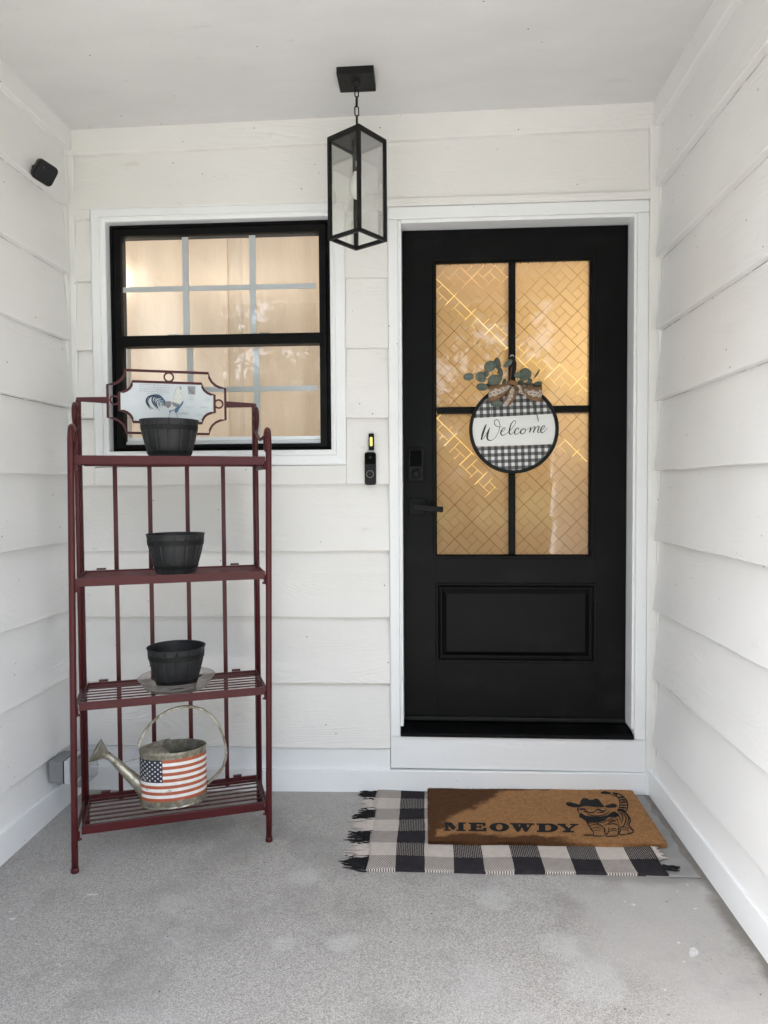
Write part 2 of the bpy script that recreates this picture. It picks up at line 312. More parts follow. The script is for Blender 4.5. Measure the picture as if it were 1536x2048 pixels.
# glass
def mat_glass(name, tint=(0.96, 0.98, 0.97), ior=1.5, boost=1.6, dirt=0.0, rough=0.0):
    t = NT(name)
    fr = t.math('MULTIPLY', t.n('Fresnel', inp={'IOR': ior}).outputs[0], boost, clamp=True)
    tr = t.n('BsdfTransparent', inp={'Color': tint}).outputs[0]
    if dirt:
        df = t.n('BsdfDiffuse', inp={'Color': (0.6, 0.6, 0.58)}).outputs[0]
        mx = t.n('MixShader', inp={0: t.math('MULTIPLY', t.noise(t.pos(), 12, 4), dirt), 1: tr, 2: df}).outputs[0]
    else: mx = tr
    gl = t.n('BsdfGlossy', inp={'Color': (1, 1, 1), 'Roughness': rough}).outputs[0]
    M[name] = t.done(t.n('MixShader', inp={0: fr, 1: mx, 2: gl}).outputs[0])
mat_glass('window_glass', (0.975, 0.98, 0.985), 1.5, 1.25, 0.03); mat_glass('lantern_glass', (0.93, 0.935, 0.91), 1.45, 0.45, 0.03)
mat_glass('clear_plastic', (0.92, 0.90, 0.88), 1.33, 0.5, 0.16, 0.3)
mat_glass('bubble_plastic', (0.90, 0.91, 0.92), 1.4, 0.8, 0.2, 0.2)

# frosted film on the door glass: clear lines in a pinwheel lattice between frosted tiles
LP = 0.102
LX, _, LZ = [float(v) for v in onY(943.05, 555.97, 0.075)]      # one crossing of the lattice
t = NT('etched_film'); x, y, z = t.xyz(t.pos())
xx = t.math('SUBTRACT', x, LX); zz = t.math('SUBTRACT', z, LZ); k = 0.70711 / LP
a = t.math('MULTIPLY', t.math('ADD', xx, zz), k); b = t.math('MULTIPLY', t.math('SUBTRACT', zz, xx), k)
fa = t.math('FLOORED_MODULO', a, 1.0); fb = t.math('FLOORED_MODULO', b, 1.0)
lw = 0.0125; ln = 0.0075
def near(v, c0, w): return t.math('LESS_THAN', t.math('ABSOLUTE', t.math('SUBTRACT', v, c0)), w)
big_l = t.math('MAXIMUM', t.math('MAXIMUM', near(fa, 0.0, lw), near(fa, 1.0, lw)), t.math('MAXIMUM', near(fb, 0.0, lw), near(fb, 1.0, lw)))
T3, T6 = 1 / 3, 2 / 3
ls = [t.math('MULTIPLY', near(fa, T3, ln), t.math('GREATER_THAN', fb, T3)), t.math('MULTIPLY', near(fa, T6, ln), t.math('LESS_THAN', fb, T6)),
      t.math('MULTIPLY', near(fb, T3, ln), t.math('LESS_THAN', fa, T6)), t.math('MULTIPLY', near(fb, T6, ln), t.math('GREATER_THAN', fa, T3))]
small = t.math('MAXIMUM', t.math('MAXIMUM', ls[0], ls[1]), t.math('MAXIMUM', ls[2], ls[3]))
line = t.math('MAXIMUM', big_l, small)
gr = t.noise(t.pos(), 420, 2, 0.7)
tl = t.n('BsdfTranslucent', inp={'Color': t.mix(gr, (0.68, 0.575, 0.49), (0.88, 0.77, 0.675))}).outputs[0]
df = t.n('BsdfDiffuse', inp={'Color': (0.42, 0.34, 0.25)}).outputs[0]
body = t.n('MixShader', inp={0: 0.22, 1: tl, 2: df}).outputs[0]
clr = t.n('BsdfTransparent', inp={'Color': (0.72, 0.60, 0.42)}).outputs[0]
mx = t.n('MixShader', inp={0: t.math('MULTIPLY', line, 0.8), 1: body, 2: clr}).outputs[0]
fr = t.math('MULTIPLY', t.n('Fresnel', inp={'IOR': 1.5}).outputs[0], 1.15, clamp=True)
gl = t.n('BsdfGlossy', inp={'Roughness': 0.02, 'Color': (1, 1, 1)}).outputs[0]
M['etched_film'] = t.done(t.n('MixShader', inp={0: fr, 1: mx, 2: gl}).outputs[0])

t = NT('curtain_cloth'); x, y, z = t.xyz(t.pos())
fib = t.noise(t.vec(t.math('MULTIPLY', x, 260), t.math('MULTIPLY', z, 9)), 1.0, 4, 0.7); hf = t.noise(t.vec(t.math('MULTIPLY', x, 60), t.math('MULTIPLY', z, 300)), 1.0, 2)
c = t.mix(t.math('ADD', t.math('MULTIPLY', fib, 0.7), t.math('MULTIPLY', hf, 0.3)), (0.62, 0.575, 0.52), (0.86, 0.82, 0.765))
tl = t.n('BsdfTranslucent', inp={'Color': c}).outputs[0]; df = t.n('BsdfDiffuse', inp={'Color': c}).outputs[0]
mx = t.n('MixShader', inp={0: 0.4, 1: tl, 2: df}).outputs[0]
M['curtain_cloth'] = t.done(t.n('MixShader', inp={0: 0.10, 1: mx, 2: t.n('BsdfTransparent').outputs[0]}).outputs[0])

plain('white_vinyl', (0.86, 0.90, 0.93), 0.4, 0, 0.5, 0.04); plain('grey_plastic', (0.20, 0.205, 0.21), 0.5, 0, 0.4, 0.12, 30, 0.2, 300)
plain('pale_plastic', (0.50, 0.51, 0.52), 0.45); plain('bulb_white', (0.85, 0.85, 0.84), 0.3, 0, 0.5, 0.02); plain('steel', (0.5, 0.5, 0.5), 0.3, 1.0)
plain('lantern_inside', (0.035, 0.035, 0.036), 0.55); plain('paper_tag', (0.6, 0.6, 0.6), 0.7)
plain('room_paint', (0.72, 0.62, 0.48), 0.7, 0, 0.2, 0.05, 4); plain('room_floor', (0.30, 0.19, 0.10), 0.5); plain('sheathing', (0.55, 0.54, 0.5), 0.8)
t = NT('plaque_paper'); p = t.obj(); M['plaque_paper'] = t.done(t.bsdf(t.mix(t.noise(p, 14, 4, 0.6), (0.56, 0.60, 0.63), (0.72, 0.75, 0.77)), 0.45, 0, 0.4))
for nm, cc in (('ink_slate', (0.035, 0.055, 0.085)), ('ink_blue', (0.10, 0.19, 0.31)), ('ink_taupe', (0.26, 0.25, 0.25)), ('ink_pale', (0.48, 0.51, 0.54)), ('ink_cream', (0.70, 0.70, 0.66)), ('ink_grey', (0.30, 0.32, 0.34))):
    plain(nm, cc, 0.6, 0, 0.3, 0.25, 160)
t = NT('lit_strip'); e = t.n('Emission', inp={'Color': (1.0, 0.80, 0.22, 1), 'Strength': 0.2}); M['lit_strip'] = t.done(e.outputs[0])
t = NT('glint_glow'); e = t.n('Emission', inp={'Color': (1.0, 0.74, 0.30, 1), 'Strength': 0.34}); M['glint_glow'] = t.done(e.outputs[0])  # glow of the tubes added behind the door glass
plain('bark', (0.09, 0.065, 0.045), 0.95, 0, 0.1, 0.4, 25, 0.8, 40)
t = NT('tree_leaf'); rn = t.n('NewGeometry').outputs['Random Per Island']; c = t.mix(rn, (0.025, 0.055, 0.014), (0.085, 0.14, 0.03))
tl = t.n('BsdfTranslucent', inp={'Color': c}).outputs[0]; pr = t.bsdf(c, 0.5, 0, 0.4); M['tree_leaf'] = t.done(t.n('MixShader', inp={0: 0.35, 1: pr, 2: tl}).outputs[0])
t = NT('lawn_grass'); q = t.pos(); M['lawn_grass'] = t.done(t.bsdf(t.mix(t.noise(q, 3, 5, 0.7), (0.045, 0.075, 0.02), (0.13, 0.15, 0.05)), 0.9, 0, 0.1, t.bump(t.noise(q, 60, 4), 0.8, 0.03)))
t = NT('path_concrete'); q = t.pos(); M['path_concrete'] = t.done(t.bsdf(t.mix(t.noise(q, 40, 5, 0.7), (0.24, 0.236, 0.23), (0.38, 0.374, 0.365)), 0.85, 0, 0.2))

# ------------------------------------------------------------------ mesh helpers
def obj(name, bm, mats, parent=None, loc=None, smooth=False, bevel=0.0, seg=2):
    me = bpy.data.meshes.new(name); bmesh.ops.recalc_face_normals(bm, faces=bm.faces[:]); bm.to_mesh(me); bm.free()
    for m in ([mats] if isinstance(mats, str) else mats): me.materials.append(M[m])
    o = bpy.data.objects.new(name, me); COL.objects.link(o)
    if parent is not None: o.parent = parent
    if loc is not None: o.location = loc
    if smooth:
        for f in me.polygons: f.use_smooth = True
    if bevel:
        md = o.modifiers.new('bevel', 'BEVEL'); md.width = bevel; md.segments = seg; md.limit_method = 'ANGLE'; md.angle_limit = R(40); md.harden_normals = False
    return o
def B(): return bmesh.new()
def box(bm, x0, x1, y0, y1, z0, z1, mi=0, mtx=None):
    vs = [Vector((x, y, z)) for x in (x0, x1) for y in (y0, y1) for z in (z0, z1)]
    if mtx: vs = [mtx @ v for v in vs]
    v = [bm.verts.new(p) for p in vs]
    for f in ((0, 1, 3, 2), (4, 6, 7, 5), (0, 4, 5, 1), (2, 3, 7, 6), (0, 2, 6, 4), (1, 5, 7, 3)):
        bm.faces.new([v[i] for i in f]).material_index = mi
def prism(bm, pts, off, mi=0, cap0=True):
    a = [bm.verts.new(Vector(p)) for p in pts]; b = [bm.verts.new(Vector(p) + Vector(off)) for p in pts]; n = len(pts)
    fs = []
    if cap0: fs.append(bm.faces.new(a))
    fs.append(bm.faces.new(b[::-1]))
    for i in range(n): fs.append(bm.faces.new((a[i], a[(i + 1) % n], b[(i + 1) % n], b[i])))
    for f in fs: f.material_index = mi
    return fs
def frames(pts, closed=False):
    pts = [Vector(p) for p in pts]; n = len(pts); out = []; ref = None
    for i in range(n):
        if closed: tg = pts[(i + 1) % n] - pts[i - 1]
        else: tg = pts[min(i + 1, n - 1)] - pts[max(i - 1, 0)]
        tg.normalize()
        if ref is None: ref = Vector((0, 0, 1)) if abs(tg.z) < 0.9 else Vector((1, 0, 0))
        s = tg.cross(ref)
        if s.length < 1e-6: s = tg.cross(Vector((0, 1, 0)))
        s.normalize(); ref = s.cross(tg).normalized(); out.append((pts[i], s, ref))
    return out
def tube(bm, pts, r, n=8, closed=False, mi=0, flat=None, ref=None):
    """round tube along pts; r number or list; flat=(w,h) gives a rectangular bar, ref its fixed up direction"""
    fr = frames(pts, closed); rings = []
    for i, (p, s, u) in enumerate(fr):
        if ref is not None:
            tg = u.cross(s); rf = Vector(ref); s = tg.cross(rf); s = s.normalized() if s.length > 1e-6 else u; u = s.cross(tg).normalized()
        ri = r[i] if isinstance(r, (list, tuple)) else r
        if flat:
            w, h = flat; q = [p + s * (w / 2 * a) + u * (h / 2 * b) for a, b in ((-1, -1), (1, -1), (1, 1), (-1, 1))]
        else: q = [p + (s * math.cos(2 * math.pi * k / n) + u * math.sin(2 * math.pi * k / n)) * ri for k in range(n)]
        rings.append([bm.verts.new(v) for v in q])
    m = len(rings[0]); L = len(rings)
    for i in range(L if closed else L - 1):
        a, b = rings[i], rings[(i + 1) % L]
        for k in range(m): bm.faces.new((a[k], a[(k + 1) % m], b[(k + 1) % m], b[k])).material_index = mi
    if not closed:
        bm.faces.new(rings[0]).material_index = mi; bm.faces.new(rings[-1][::-1]).material_index = mi
def lathe(bm, prof, n=32, cx=0, cy=0, mi=0, sx=1, sy=1, close=False):
    rings = [[bm.verts.new((cx + r * sx * math.cos(2 * math.pi * k / n), cy + r * sy * math.sin(2 * math.pi * k / n), z)) for k in range(n)] for r, z in prof]
    for a, b in zip(rings[:-1], rings[1:]):
        for k in range(n): bm.faces.new((a[k], a[(k + 1) % n], b[(k + 1) % n], b[k])).material_index = mi
    return rings
def smooth_path(pts, k=6, closed=False):
    pts = [np.array(p, float) for p in pts]; n = len(pts); out = []
    rng = range(n if closed else n - 1)
    for i in rng:
        p0 = pts[i - 1] if (closed or i > 0) else pts[i]; p1 = pts[i]; p2 = pts[(i + 1) % n]; p3 = pts[(i + 2) % n] if (closed or i + 2 < n) else p2
        for j in range(k):
            s = j / k; out.append(0.5 * ((2 * p1) + (-p0 + p2) * s + (2 * p0 - 5 * p1 + 4 * p2 - p3) * s * s + (-p0 + 3 * p1 - 3 * p2 + p3) * s ** 3))
    if not closed: out.append(pts[-1])
    return out
def stroke2d(bm, pts, to3, lift, mi=0, k=6):
    """flat pen stroke; pts are (x, y, width) in drawing units, to3 maps a drawing point to space, lift is the print's thickness vector"""
    P = smooth_path(pts, k); n = len(P); Ls, Rs = [], []
    for i in range(n):
        d = P[min(i + 1, n - 1)][:2] - P[max(i - 1, 0)][:2]; d = d / (np.linalg.norm(d) + 1e-9); nn = np.array([-d[1], d[0]]); w = P[i][2] / 2
        Ls.append(Vector(to3(*(P[i][:2] + nn * w))) + lift); Rs.append(Vector(to3(*(P[i][:2] - nn * w))) + lift)
    a = [bm.verts.new(v) for v in Ls]; b = [bm.verts.new(v) for v in Rs]
    for i in range(n - 1): bm.faces.new((a[i], a[i + 1], b[i + 1], b[i])).material_index = mi
def poly2d(bm, pts, to3, lift, mi=0):
    f = bm.faces.new([bm.verts.new(Vector(to3(*p)) + lift) for p in pts]); f.material_index = mi; return f
def empty(name, loc=(0, 0, 0), rz=0.0, label=None, cat=None, group=None):
    o = bpy.data.objects.new(name, None); COL.objects.link(o); o.location = loc; o.rotation_euler = (0, 0, rz); o.empty_display_size = 0.1
    if label: o['label'] = label; o['category'] = cat
    if group: o['group'] = group
    return o
def tag(o, label, cat=None, group=None):
    o['label'] = label
    if cat: o['category'] = cat
    if group: o['group'] = group
    return o
def rounded_rect(w, h, r, n=6):
    pts = []
    for cx_, cy_, a0 in ((w / 2 - r, h / 2 - r, 0), (-w / 2 + r, h / 2 - r, 90), (-w / 2 + r, -h / 2 + r, 180), (w / 2 - r, -h / 2 + r, 270)):
        for i in range(n + 1):
            a = R(a0 + 90 * i / n); pts.append((cx_ + r * math.cos(a), cy_ + r * math.sin(a)))
    return pts

# ================================================================== the setting
g = B(); v = [g.verts.new(p) for p in ((-200, -200, -0.17), (200, -200, -0.17), (200, 200, -0.17), (-200, 200, -0.17))]; g.faces.new(v)
ground = obj('lawn', g, 'lawn_grass'); ground['kind'] = 'structure'
g = B(); box(g, -9.5, 4.5, -11.0, -2.79, -0.3, -0.125); path = obj('driveway', g, 'path_concrete', bevel=0.01); path['kind'] = 'structure'  # unseen slab, widened to bounce more daylight up to the porch ceiling
g = B()
nx, ny = 24, 28; fx0, fx1, fy0, fy1 = -1.60, 1.02, -2.78, 0.02
grid = [[g.verts.new((fx0 + (fx1 - fx0) * i / nx, fy0 + (fy1 - fy0) * j / ny, floor_z(fx0 + (fx1 - fx0) * i / nx, fy0 + (fy1 - fy0) * j / ny))) for i in range(nx + 1)] for j in range(ny + 1)]
for j in range(ny):
    for i in range(nx): g.faces.new((grid[j][i], grid[j][i + 1], grid[j + 1][i + 1], grid[j + 1][i]))
v0 = [g.verts.new((x, y, -0.3)) for x, y in ((fx0, fy0), (fx1, fy0))]
g.faces.new((grid[0][0], v0[0], v0[1], grid[0][-1]) if False else [v0[0], v0[1]] + [grid[0][i] for i in range(nx, -1, -1)])
porch_floor = obj('porch_floor', g, 'concrete'); porch_floor['kind'] = 'structure'
def blob(px, py, rx, ry, ang=0, seed=0):
    c = onF(px, py); rr = random.Random(seed); b = B(); n = 14; ring = []
    for k in range(n):
        a = 2 * math.pi * k / n; q = rr.uniform(0.75, 1.15); ux, uy = rx * q * math.cos(a), ry * q * math.sin(a)
        X = c[0] + ux * math.cos(ang) - uy * math.sin(ang); Y = c[1] + ux * math.sin(ang) + uy * math.cos(ang)
        ring.append(b.verts.new((X, Y, floor_z(X, Y) + 0.0012)))
    b.faces.new(ring); return obj('paint_spot', b, 'worn_spot', porch_floor)
for i, a in enumerate(((1387, 1905, 0.011, 0.024, -0.5), (1267, 1810, 0.007, 0.006), (1391, 1818, 0.006, 0.005), (1357, 1886, 0.005, 0.004), (1250, 1804, 0.004, 0.004), (184, 1790, 0.022, 0.004), (25, 1838, 0.010, 0.006), (20, 1824, 0.006, 0.003),
        (1355, 1783, 0.004, 0.003), (1375, 1770, 0.004, 0.003), (1368, 1924, 0.004, 0.003), (700, 1655, 0.004, 0.003), (1330, 1980, 0.004, 0.004))):
    blob(*a, seed=i)

house = empty('house', (0, 0, 0), 0, 'white lap-sided house front with black door and window under a porch roof', 'house')

# ---- siding: every board its own object; profile thick at the butt, thin at the top
TB, TT = 0.036, 0.007
def board(name, parent, to3, s_ranges, zb, zt, cuts=None, mat='siding_paint', seed=0, slope=0.0, cracks=0.0):
    """boards on a wall: to3(s, n, z) maps along-wall, out-of-wall, height; pieces (s0, s1, z0, z1) of one board"""
    b = B(); rr = random.Random(seed)
    for (s0, s1, z0, z1) in s_ranges:
        n = max(1, int((s1 - s0) / 0.16)); cols = []
        for i in range(n + 1):
            s = s0 + (s1 - s0) * i / n; dz = slope * s
            jit = rr.uniform(-0.0016, 0.0016) if z0 <= zb + 1e-4 else 0
            nb = TB - (TB - TT) * (z0 - zb) / (zt - zb) + rr.uniform(-0.0008, 0.0008); nt = TB - (TB - TT) * (z1 - zb) / (zt - zb)
            cols.append([b.verts.new(to3(s, *q)) for q in ((0.0, z0 + dz + jit), (nb - 0.002, z0 + dz + jit), (nb, z0 + dz + 0.0025 + jit), (nt, z1 + dz), (0.0, z1 + dz))])
        for c0, c1 in zip(cols[:-1], cols[1:]):
            for k in range(5): b.faces.new((c0[k], c0[(k + 1) % 5], c1[(k + 1) % 5], c1[k]))
        b.faces.new(cols[0]); b.faces.new(cols[-1][::-1])
        if cracks and z0 <= zb + 1e-4:
            s = s0 + 0.01
            while s < s1 - 0.05:
                L = rr.uniform(0.02, 0.22)
                if rr.random() < cracks:
                    h = rr.uniform(0.0006, 0.0018)
                    for q in ((TT + 0.0006, TT + 0.0026),):
                        vs = [b.verts.new(to3(a, q[0] + 0.0008, zb + slope * a - e)) for a, e in ((s, 0), (s + L, 0), (s + L, h), (s, h))]
                        b.faces.new(vs).material_index = 1
                s += L + rr.uniform(0.004, 0.03)
    return obj(name, b, [mat, 'gap_dark'], parent)

backw = lambda s, n, z: (s, -n, z)
leftw = lambda s, n, z: (XL + n, -s, z)
rightw = lambda s, n, z: (XR - n, -s, z)

# openings
WO = (-1.372, -0.322, 1.345, 2.400); WI = (-1.312, -0.384, 1.408, 2.348)      # window casing outside and inside
DO = (-0.148, 0.880, 0.2305, 2.371); DI = (-0.108, 0.834, 0.2305, 2.323)        # door casing outside and inside
bz = [2.363, 2.095, 1.812, 1.532, 1.267, 0.994, 0.7215, 0.4475, 0.178]
# front wall sheathing with the two openings
b = B()
for q in ((-1.9, WI[0] - .005, -0.2, 2.9), (WI[1] + .005, DI[0] - .005, -0.2, 2.9), (DI[1] + .005, 1.3, -0.2, 2.9), (WI[0] - .005, WI[1] + .005, -0.2, WI[2] - .005), (WI[0] - .005, WI[1] + .005, WI[3] + .005, 2.9), (DI[0] - .005, DI[1] + .005, -0.2, 0.215), (DI[0] - .005, DI[1] + .005, DI[3] + .005, 2.9)):
    box(b, q[0], q[1], 0.001, 0.13, q[2], q[3])
front_wall = obj('front_wall', b, 'sheathing', house)
X0, X1 = -1.441, 0.878
slope = -0.010
for i, zb in enumerate(bz):
    zt = (bz[i - 1] + 0.012) if i else 2.66
    pcs = []
    if i == 0: pcs = [(X0, X1, WO[3] + .001, zt), (X0, WO[0] - .001, zb, WO[3]), (WO[1] + .001, DO[0] - .001, zb, WO[3])]
    elif zb > 1.345: pcs = [(X0, WO[0] - .001, zb, zt), (WO[1] + .001, DO[0] - .001, zb, zt)]
    elif zt > 1.36: pcs = [(X0, WO[0] - .001, zb, zt), (WO[0], WO[1], zb, WO[2] - .001), (WO[1] + .001, DO[0] - .001, zb, zt)]
    else: pcs = [(X0, DO[0] - .001, zb, zt)]
    sl = slope * 0.9 if 1 <= i <= 3 else 0.002
    for j, pc in enumerate(([p] for p in pcs) if 1 <= i <= 3 else (pcs,)):        # short boards either side of the window are boards of their own
        board('siding_board', front_wall, backw, pc, zb + 0.006, zt, mat='siding_paint', seed=i * 5 + j, slope=sl, cracks=0.4)
def trim(name, parent, q, mat='trim_paint', bev=0.003):
    b = B(); box(b, *q); return obj(name, b, mat, parent, bevel=bev)
# frieze under the ceiling, following its slope
b = B(); zl, zr_ = 2.620, 2.648
prism(b, [(XL, -0.034, zl), (XR, -0.034, zr_), (XR, -0.034, 2.78), (XL, -0.034, 2.78)], (0, 0.034, 0)); obj('frieze_board', b, 'siding_paint', front_wall, bevel=0.003)
trim('corner_board', front_wall, (XL + .001, -1.4415, -0.026, 0.0, 0.0, 2.66), 'corner_paint')
trim('corner_board', front_wall, (0.8785, XR + .02, -0.040, 0.0, 0.0, 2.66), 'corner_paint')
trim('skirt_board', front_wall, (-1.4414, DO[0] - .002, -0.0225, 0.0, -0.02, 0.1745), 'trim_paint')
trim('sill_board', front_wall, (DO[0], 0.888, -0.0245, 0.0, 0.095, 0.2295), 'trim_paint')
b = B(); prism(b, [(XL, -0.036, -0.05), (0.890, -0.036, -0.05), (0.890, -0.036, 0.094), (XL, -0.036, 0.082)], (0, 0.036, 0)); obj('base_board', b, 'trim_paint', front_wall, bevel=0.003)
b = B()
for (px, py) in ((925, 1549), (925, 1568), (1133, 1553), (1221, 1556), (722, 1550), (722, 1567), (1043, 1500)):
    c = onY(px, py, -0.037 if py > 1540 else -0.031); n = 8; b = B()
    prism(b, [(c[0] + 0.0035 * math.cos(k * 2 * math.pi / n), c[1], c[2] + 0.0035 * math.sin(k * 2 * math.pi / n)) for k in range(n)], (0, -0.0012, 0))
    obj('nail_head', b, 'trim_paint', front_wall)
for (px, py) in ((205, 395), (498, 398), (580, 394)):
    c = onY(px, py, -0.0195); b = B()
    prism(b, [(c[0] + 0.0085 * math.cos(k * math.pi / 7), c[1] + 0.006, c[2] + 0.0085 * math.sin(k * math.pi / 7)) for k in range(14)], (0, -0.009, 0)); obj('nail_plug', b, 'siding_paint', front_wall, bevel=0.0015)
# ---- side walls
def side_wall(to3, xs, zs, s_end, zoff, seed):
    b = B(); box(b, *sorted(xs), -s_end, 0.2, -0.3, 2.9); w = obj('side_wall', b, 'sheathing', house)
    for i, zb in enumerate(zs):
        zt = (zs[i - 1] + 0.012) if i else 2.70
        s0 = 0.056 + 0.003 * (i % 3)
        board('siding_board', w, to3, [(s0, s_end, zb, zt)], zb, zt, mat='side_paint', seed=seed + i, cracks=(0.6 if i < 4 else 0.15))
    return w
rz = [2.416, 2.137, 1.858, 1.585, 1.311, 1.037, 0.764, 0.490, 0.217]
lz = [2.409 - 0.2745 * k for k in range(9)]
right_wall = side_wall(rightw, (XR + .001, XR + 0.30), rz, 2.14, 0, 60)
left_wall = side_wall(leftw, (XL - .30, XL - .001), lz, 2.1, 0, 20)
tag(right_wall, 'white lap-sided porch wall beside the door'); tag(left_wall, 'white lap-sided porch wall beside the window')
# last boards above the base boards, friezes, bases and corner strips
board('siding_board', right_wall, rightw, [(0.056, 2.14, 0.075, 0.235)], 0.075, 0.235, mat='side_paint', seed=77)
board('siding_board', left_wall, leftw, [(0.056, 2.1, 0.055, 0.225)], 0.055, 0.225, mat='side_paint', seed=78)
def sloped(parent, x0, x1, y0, y1, z0, z1, mat='side_paint', name='frieze_board'):
    b = B(); box(b, x0, x1, y0, y1, z0, z1); return obj(name, b, mat, parent, bevel=0.003)
sloped(right_wall, XR - 0.042, XR, -2.14, -0.0345, 2.652, 2.79)
sloped(left_wall, XL, XL + 0.042, -2.1, -0.0345, 2.640, 2.79)
b = B(); prism(b, [(XR - .042, -0.0365, -0.05), (XR - .042, -2.14, -0.08), (XR - .042, -2.14, 0.088), (XR - .042, -0.0365, 0.110)], (0.042, 0, 0)); obj('base_board', b, 'trim_paint', right_wall, bevel=0.003)
b = B(); prism(b, [(XL + .042, -0.0365, -0.06), (XL + .042, -2.1, -0.09), (XL + .042, -2.1, 0.072), (XL + .042, -0.0365, 0.090)], (-0.042, 0, 0)); obj('base_board', b, 'trim_paint', left_wall, bevel=0.003)
trim('corner_board', right_wall, (XR - .020, XR + .001, -0.054, -0.0405, 0.1, 2.66), 'corner_paint', 0.002)
trim('corner_board', left_wall, (XL - .001, XL + .020, -0.054, -0.0265, 0.08, 2.66), 'corner_paint', 0.002)
# ---- ceiling and roof
b = B(); ns = 12
lo = [[b.verts.new((x, y, ceil_z(x))) for y in (0.1, -2.17)] for x in (XL - 0.35, XR + 0.35)]
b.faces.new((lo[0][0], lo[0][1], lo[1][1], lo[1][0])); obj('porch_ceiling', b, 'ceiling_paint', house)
b = B(); box(b, -7, 6, -2.26, 6.5, 2.84, 3.0); box(b, -7, 6, -2.26, -2.16, 2.61, 2.835); obj('roof', b, 'trim_paint', house)
b = B(); box(b, -7, XL - 0.301, -2.1, 6, -0.3, 2.83); obj('side_wing', b, 'side_paint', house)
b = B(); box(b, XR + 0.301, 6, -2.14, 6, -0.3, 2.83); obj('side_wing', b, 'side_paint', house)
# ---- rooms behind the window and the door
b = B()
box(b, -3.2, 2.4, 0.131, 4.2, 0.10, 0.20)
obj('room_floor', b, 'room_floor', house)
b = B()
box(b, -3.2, 2.4, 4.2, 4.3, 0.1, 2.9); box(b, -3.3, -3.2, 0.131, 4.3, 0.1, 2.9); box(b, 2.4, 2.5, 0.131, 4.3, 0.1, 2.9); box(b, -3.2, 2.4, 0.131, 4.2, 2.66, 2.76); box(b, -0.26, -0.20, 0.131, 4.2, 0.2, 2.66); box(b, 1.25, 1.31, 0.131, 4.2, 0.2, 2.66)
obj('room_walls', b, 'room_paint', house)

# ---- door casing, jamb, threshold
dc = trim('door_casing', house, (DO[0], DI[0], -0.036, 0.0, DO[2], DI[3]), 'trim_paint', 0.004)
trim('casing_board', dc, (DI[1], DO[1] - .002, -0.036, 0.0, 0.2305, DI[3]), 'trim_paint', 0.004)
b = B(); prism(b, [(DO[0], -0.0365, DI[3] + .001), (DO[1] - .002, -0.0365, DI[3] + .001), (DO[1] - .002, -0.0365, DO[3]), (DO[0], -0.0365, DO[3])], (0, 0.0365, 0)); obj('head_casing', b, 'trim_paint', dc, bevel=0.004)
trim('drip_cap', dc, (DO[0] - .004, DO[1] + .0, -0.044, 0.0, DO[3] + .001, 2.4025), 'siding_paint')
trim('jamb', dc, (DI[0] - .004, -0.0945, -0.022, 0.13, 0.268, DI[3]), 'trim_paint', 0.002)
trim('jamb', dc, (0.8245, DI[1] + .004, -0.022, 0.13, 0.268, DI[3]), 'trim_paint', 0.002)
trim('jamb', dc, (-0.0944, 0.8244, -0.022, 0.13, 2.3115, DI[3] + .004), 'trim_paint', 0.002)
trim('jamb', dc, (-0.0945, -0.080, 0.106, 0.13, 0.268, 2.3115), 'black_vinyl', 0)
trim('jamb', dc, (0.810, 0.8245, 0.106, 0.13, 0.268, 2.3115), 'black_vinyl', 0)
trim('jamb', dc, (-0.080, 0.810, 0.106, 0.13, 2.297, 2.3115), 'black_vinyl', 0)
th = B(); prism(th, [(-0.106, -0.036, 0.2305), (-0.106, -0.036, 0.243), (-0.106, -0.025, 0.249), (-0.106, 0.06, 0.2625), (-0.106, 0.13, 0.2625), (-0.106, 0.13, 0.2305)], (0.938, 0, 0)); obj('threshold', th, 'black_vinyl', house, bevel=0.002)

# ---- the door
dx0, dx1, dz0, dz1, yd = -0.0925, 0.8225, 0.267, 2.309, 0.06
gx0, gx1, gz0, gz1 = 0.046, 0.672, 0.969, 2.174
px0, px1, pz0, pz1 = 0.043, 0.699, 0.520, 0.848
b = B()
for q in ((dx0, px0 - .0, dz0, dz1), (px1, dx1, dz0, dz1), (px0, px1, gz1 + .012, dz1), (px0, px1, pz1, gz0 - .012), (px0, px1, dz0, pz0), (gx1 + .012, px1, gz0 - .012, gz1 + .012)):
    box(b, q[0], q[1], yd, 0.105, q[2], q[3])
door = obj('door', b, 'door_paint', house, bevel=0.0005)
tag(door, 'black front door with four gold-lit frosted panes and one raised panel')
def ring_profile(bm, rects, mi=0):
    """nested rectangles (x0, x1, z0, z1, y) joined into a stepped frame; the last is capped"""
    rows = [[bm.verts.new((x, y, z)) for x, z in ((x0, z0), (x1, z0), (x1, z1), (x0, z1))] for x0, x1, z0, z1, y in rects]
    for r0, r1 in zip(rows[:-1], rows[1:]):
        for k in range(4): bm.faces.new((r0[k], r0[(k + 1) % 4], r1[(k + 1) % 4], r1[k])).material_index = mi
    return rows
b = B(); rows = ring_profile(b, [(px0 - .004 + d, px1 + .004 - d, pz0 - .004 + d, pz1 + .004 - d, y) for d, y in ((0, yd - .0002), (0.003, yd - .004), (0.010, yd - .003), (0.014, yd + .006), (0.022, yd + .012), (0.027, yd + .012), (0.046, yd - .001), (0.048, yd - .0005))]); b.faces.new(rows[-1])
obj('raised_panel', b, 'door_paint', door)
b = B(); ring_profile(b, [(gx0 - .016 + d, gx1 + .016 - d, gz0 - .016 + d, gz1 + .016 - d, y) for d, y in ((0, yd - .0002), (0.002, yd - .006), (0.010, yd - .006), (0.0165, yd + .004), (0.0165, yd + .03))])
obj('glazing_bead', b, 'door_paint', door)
mx0, mx1, mz0, mz1 = 0.3435, 0.3705, 1.556, 1.5835
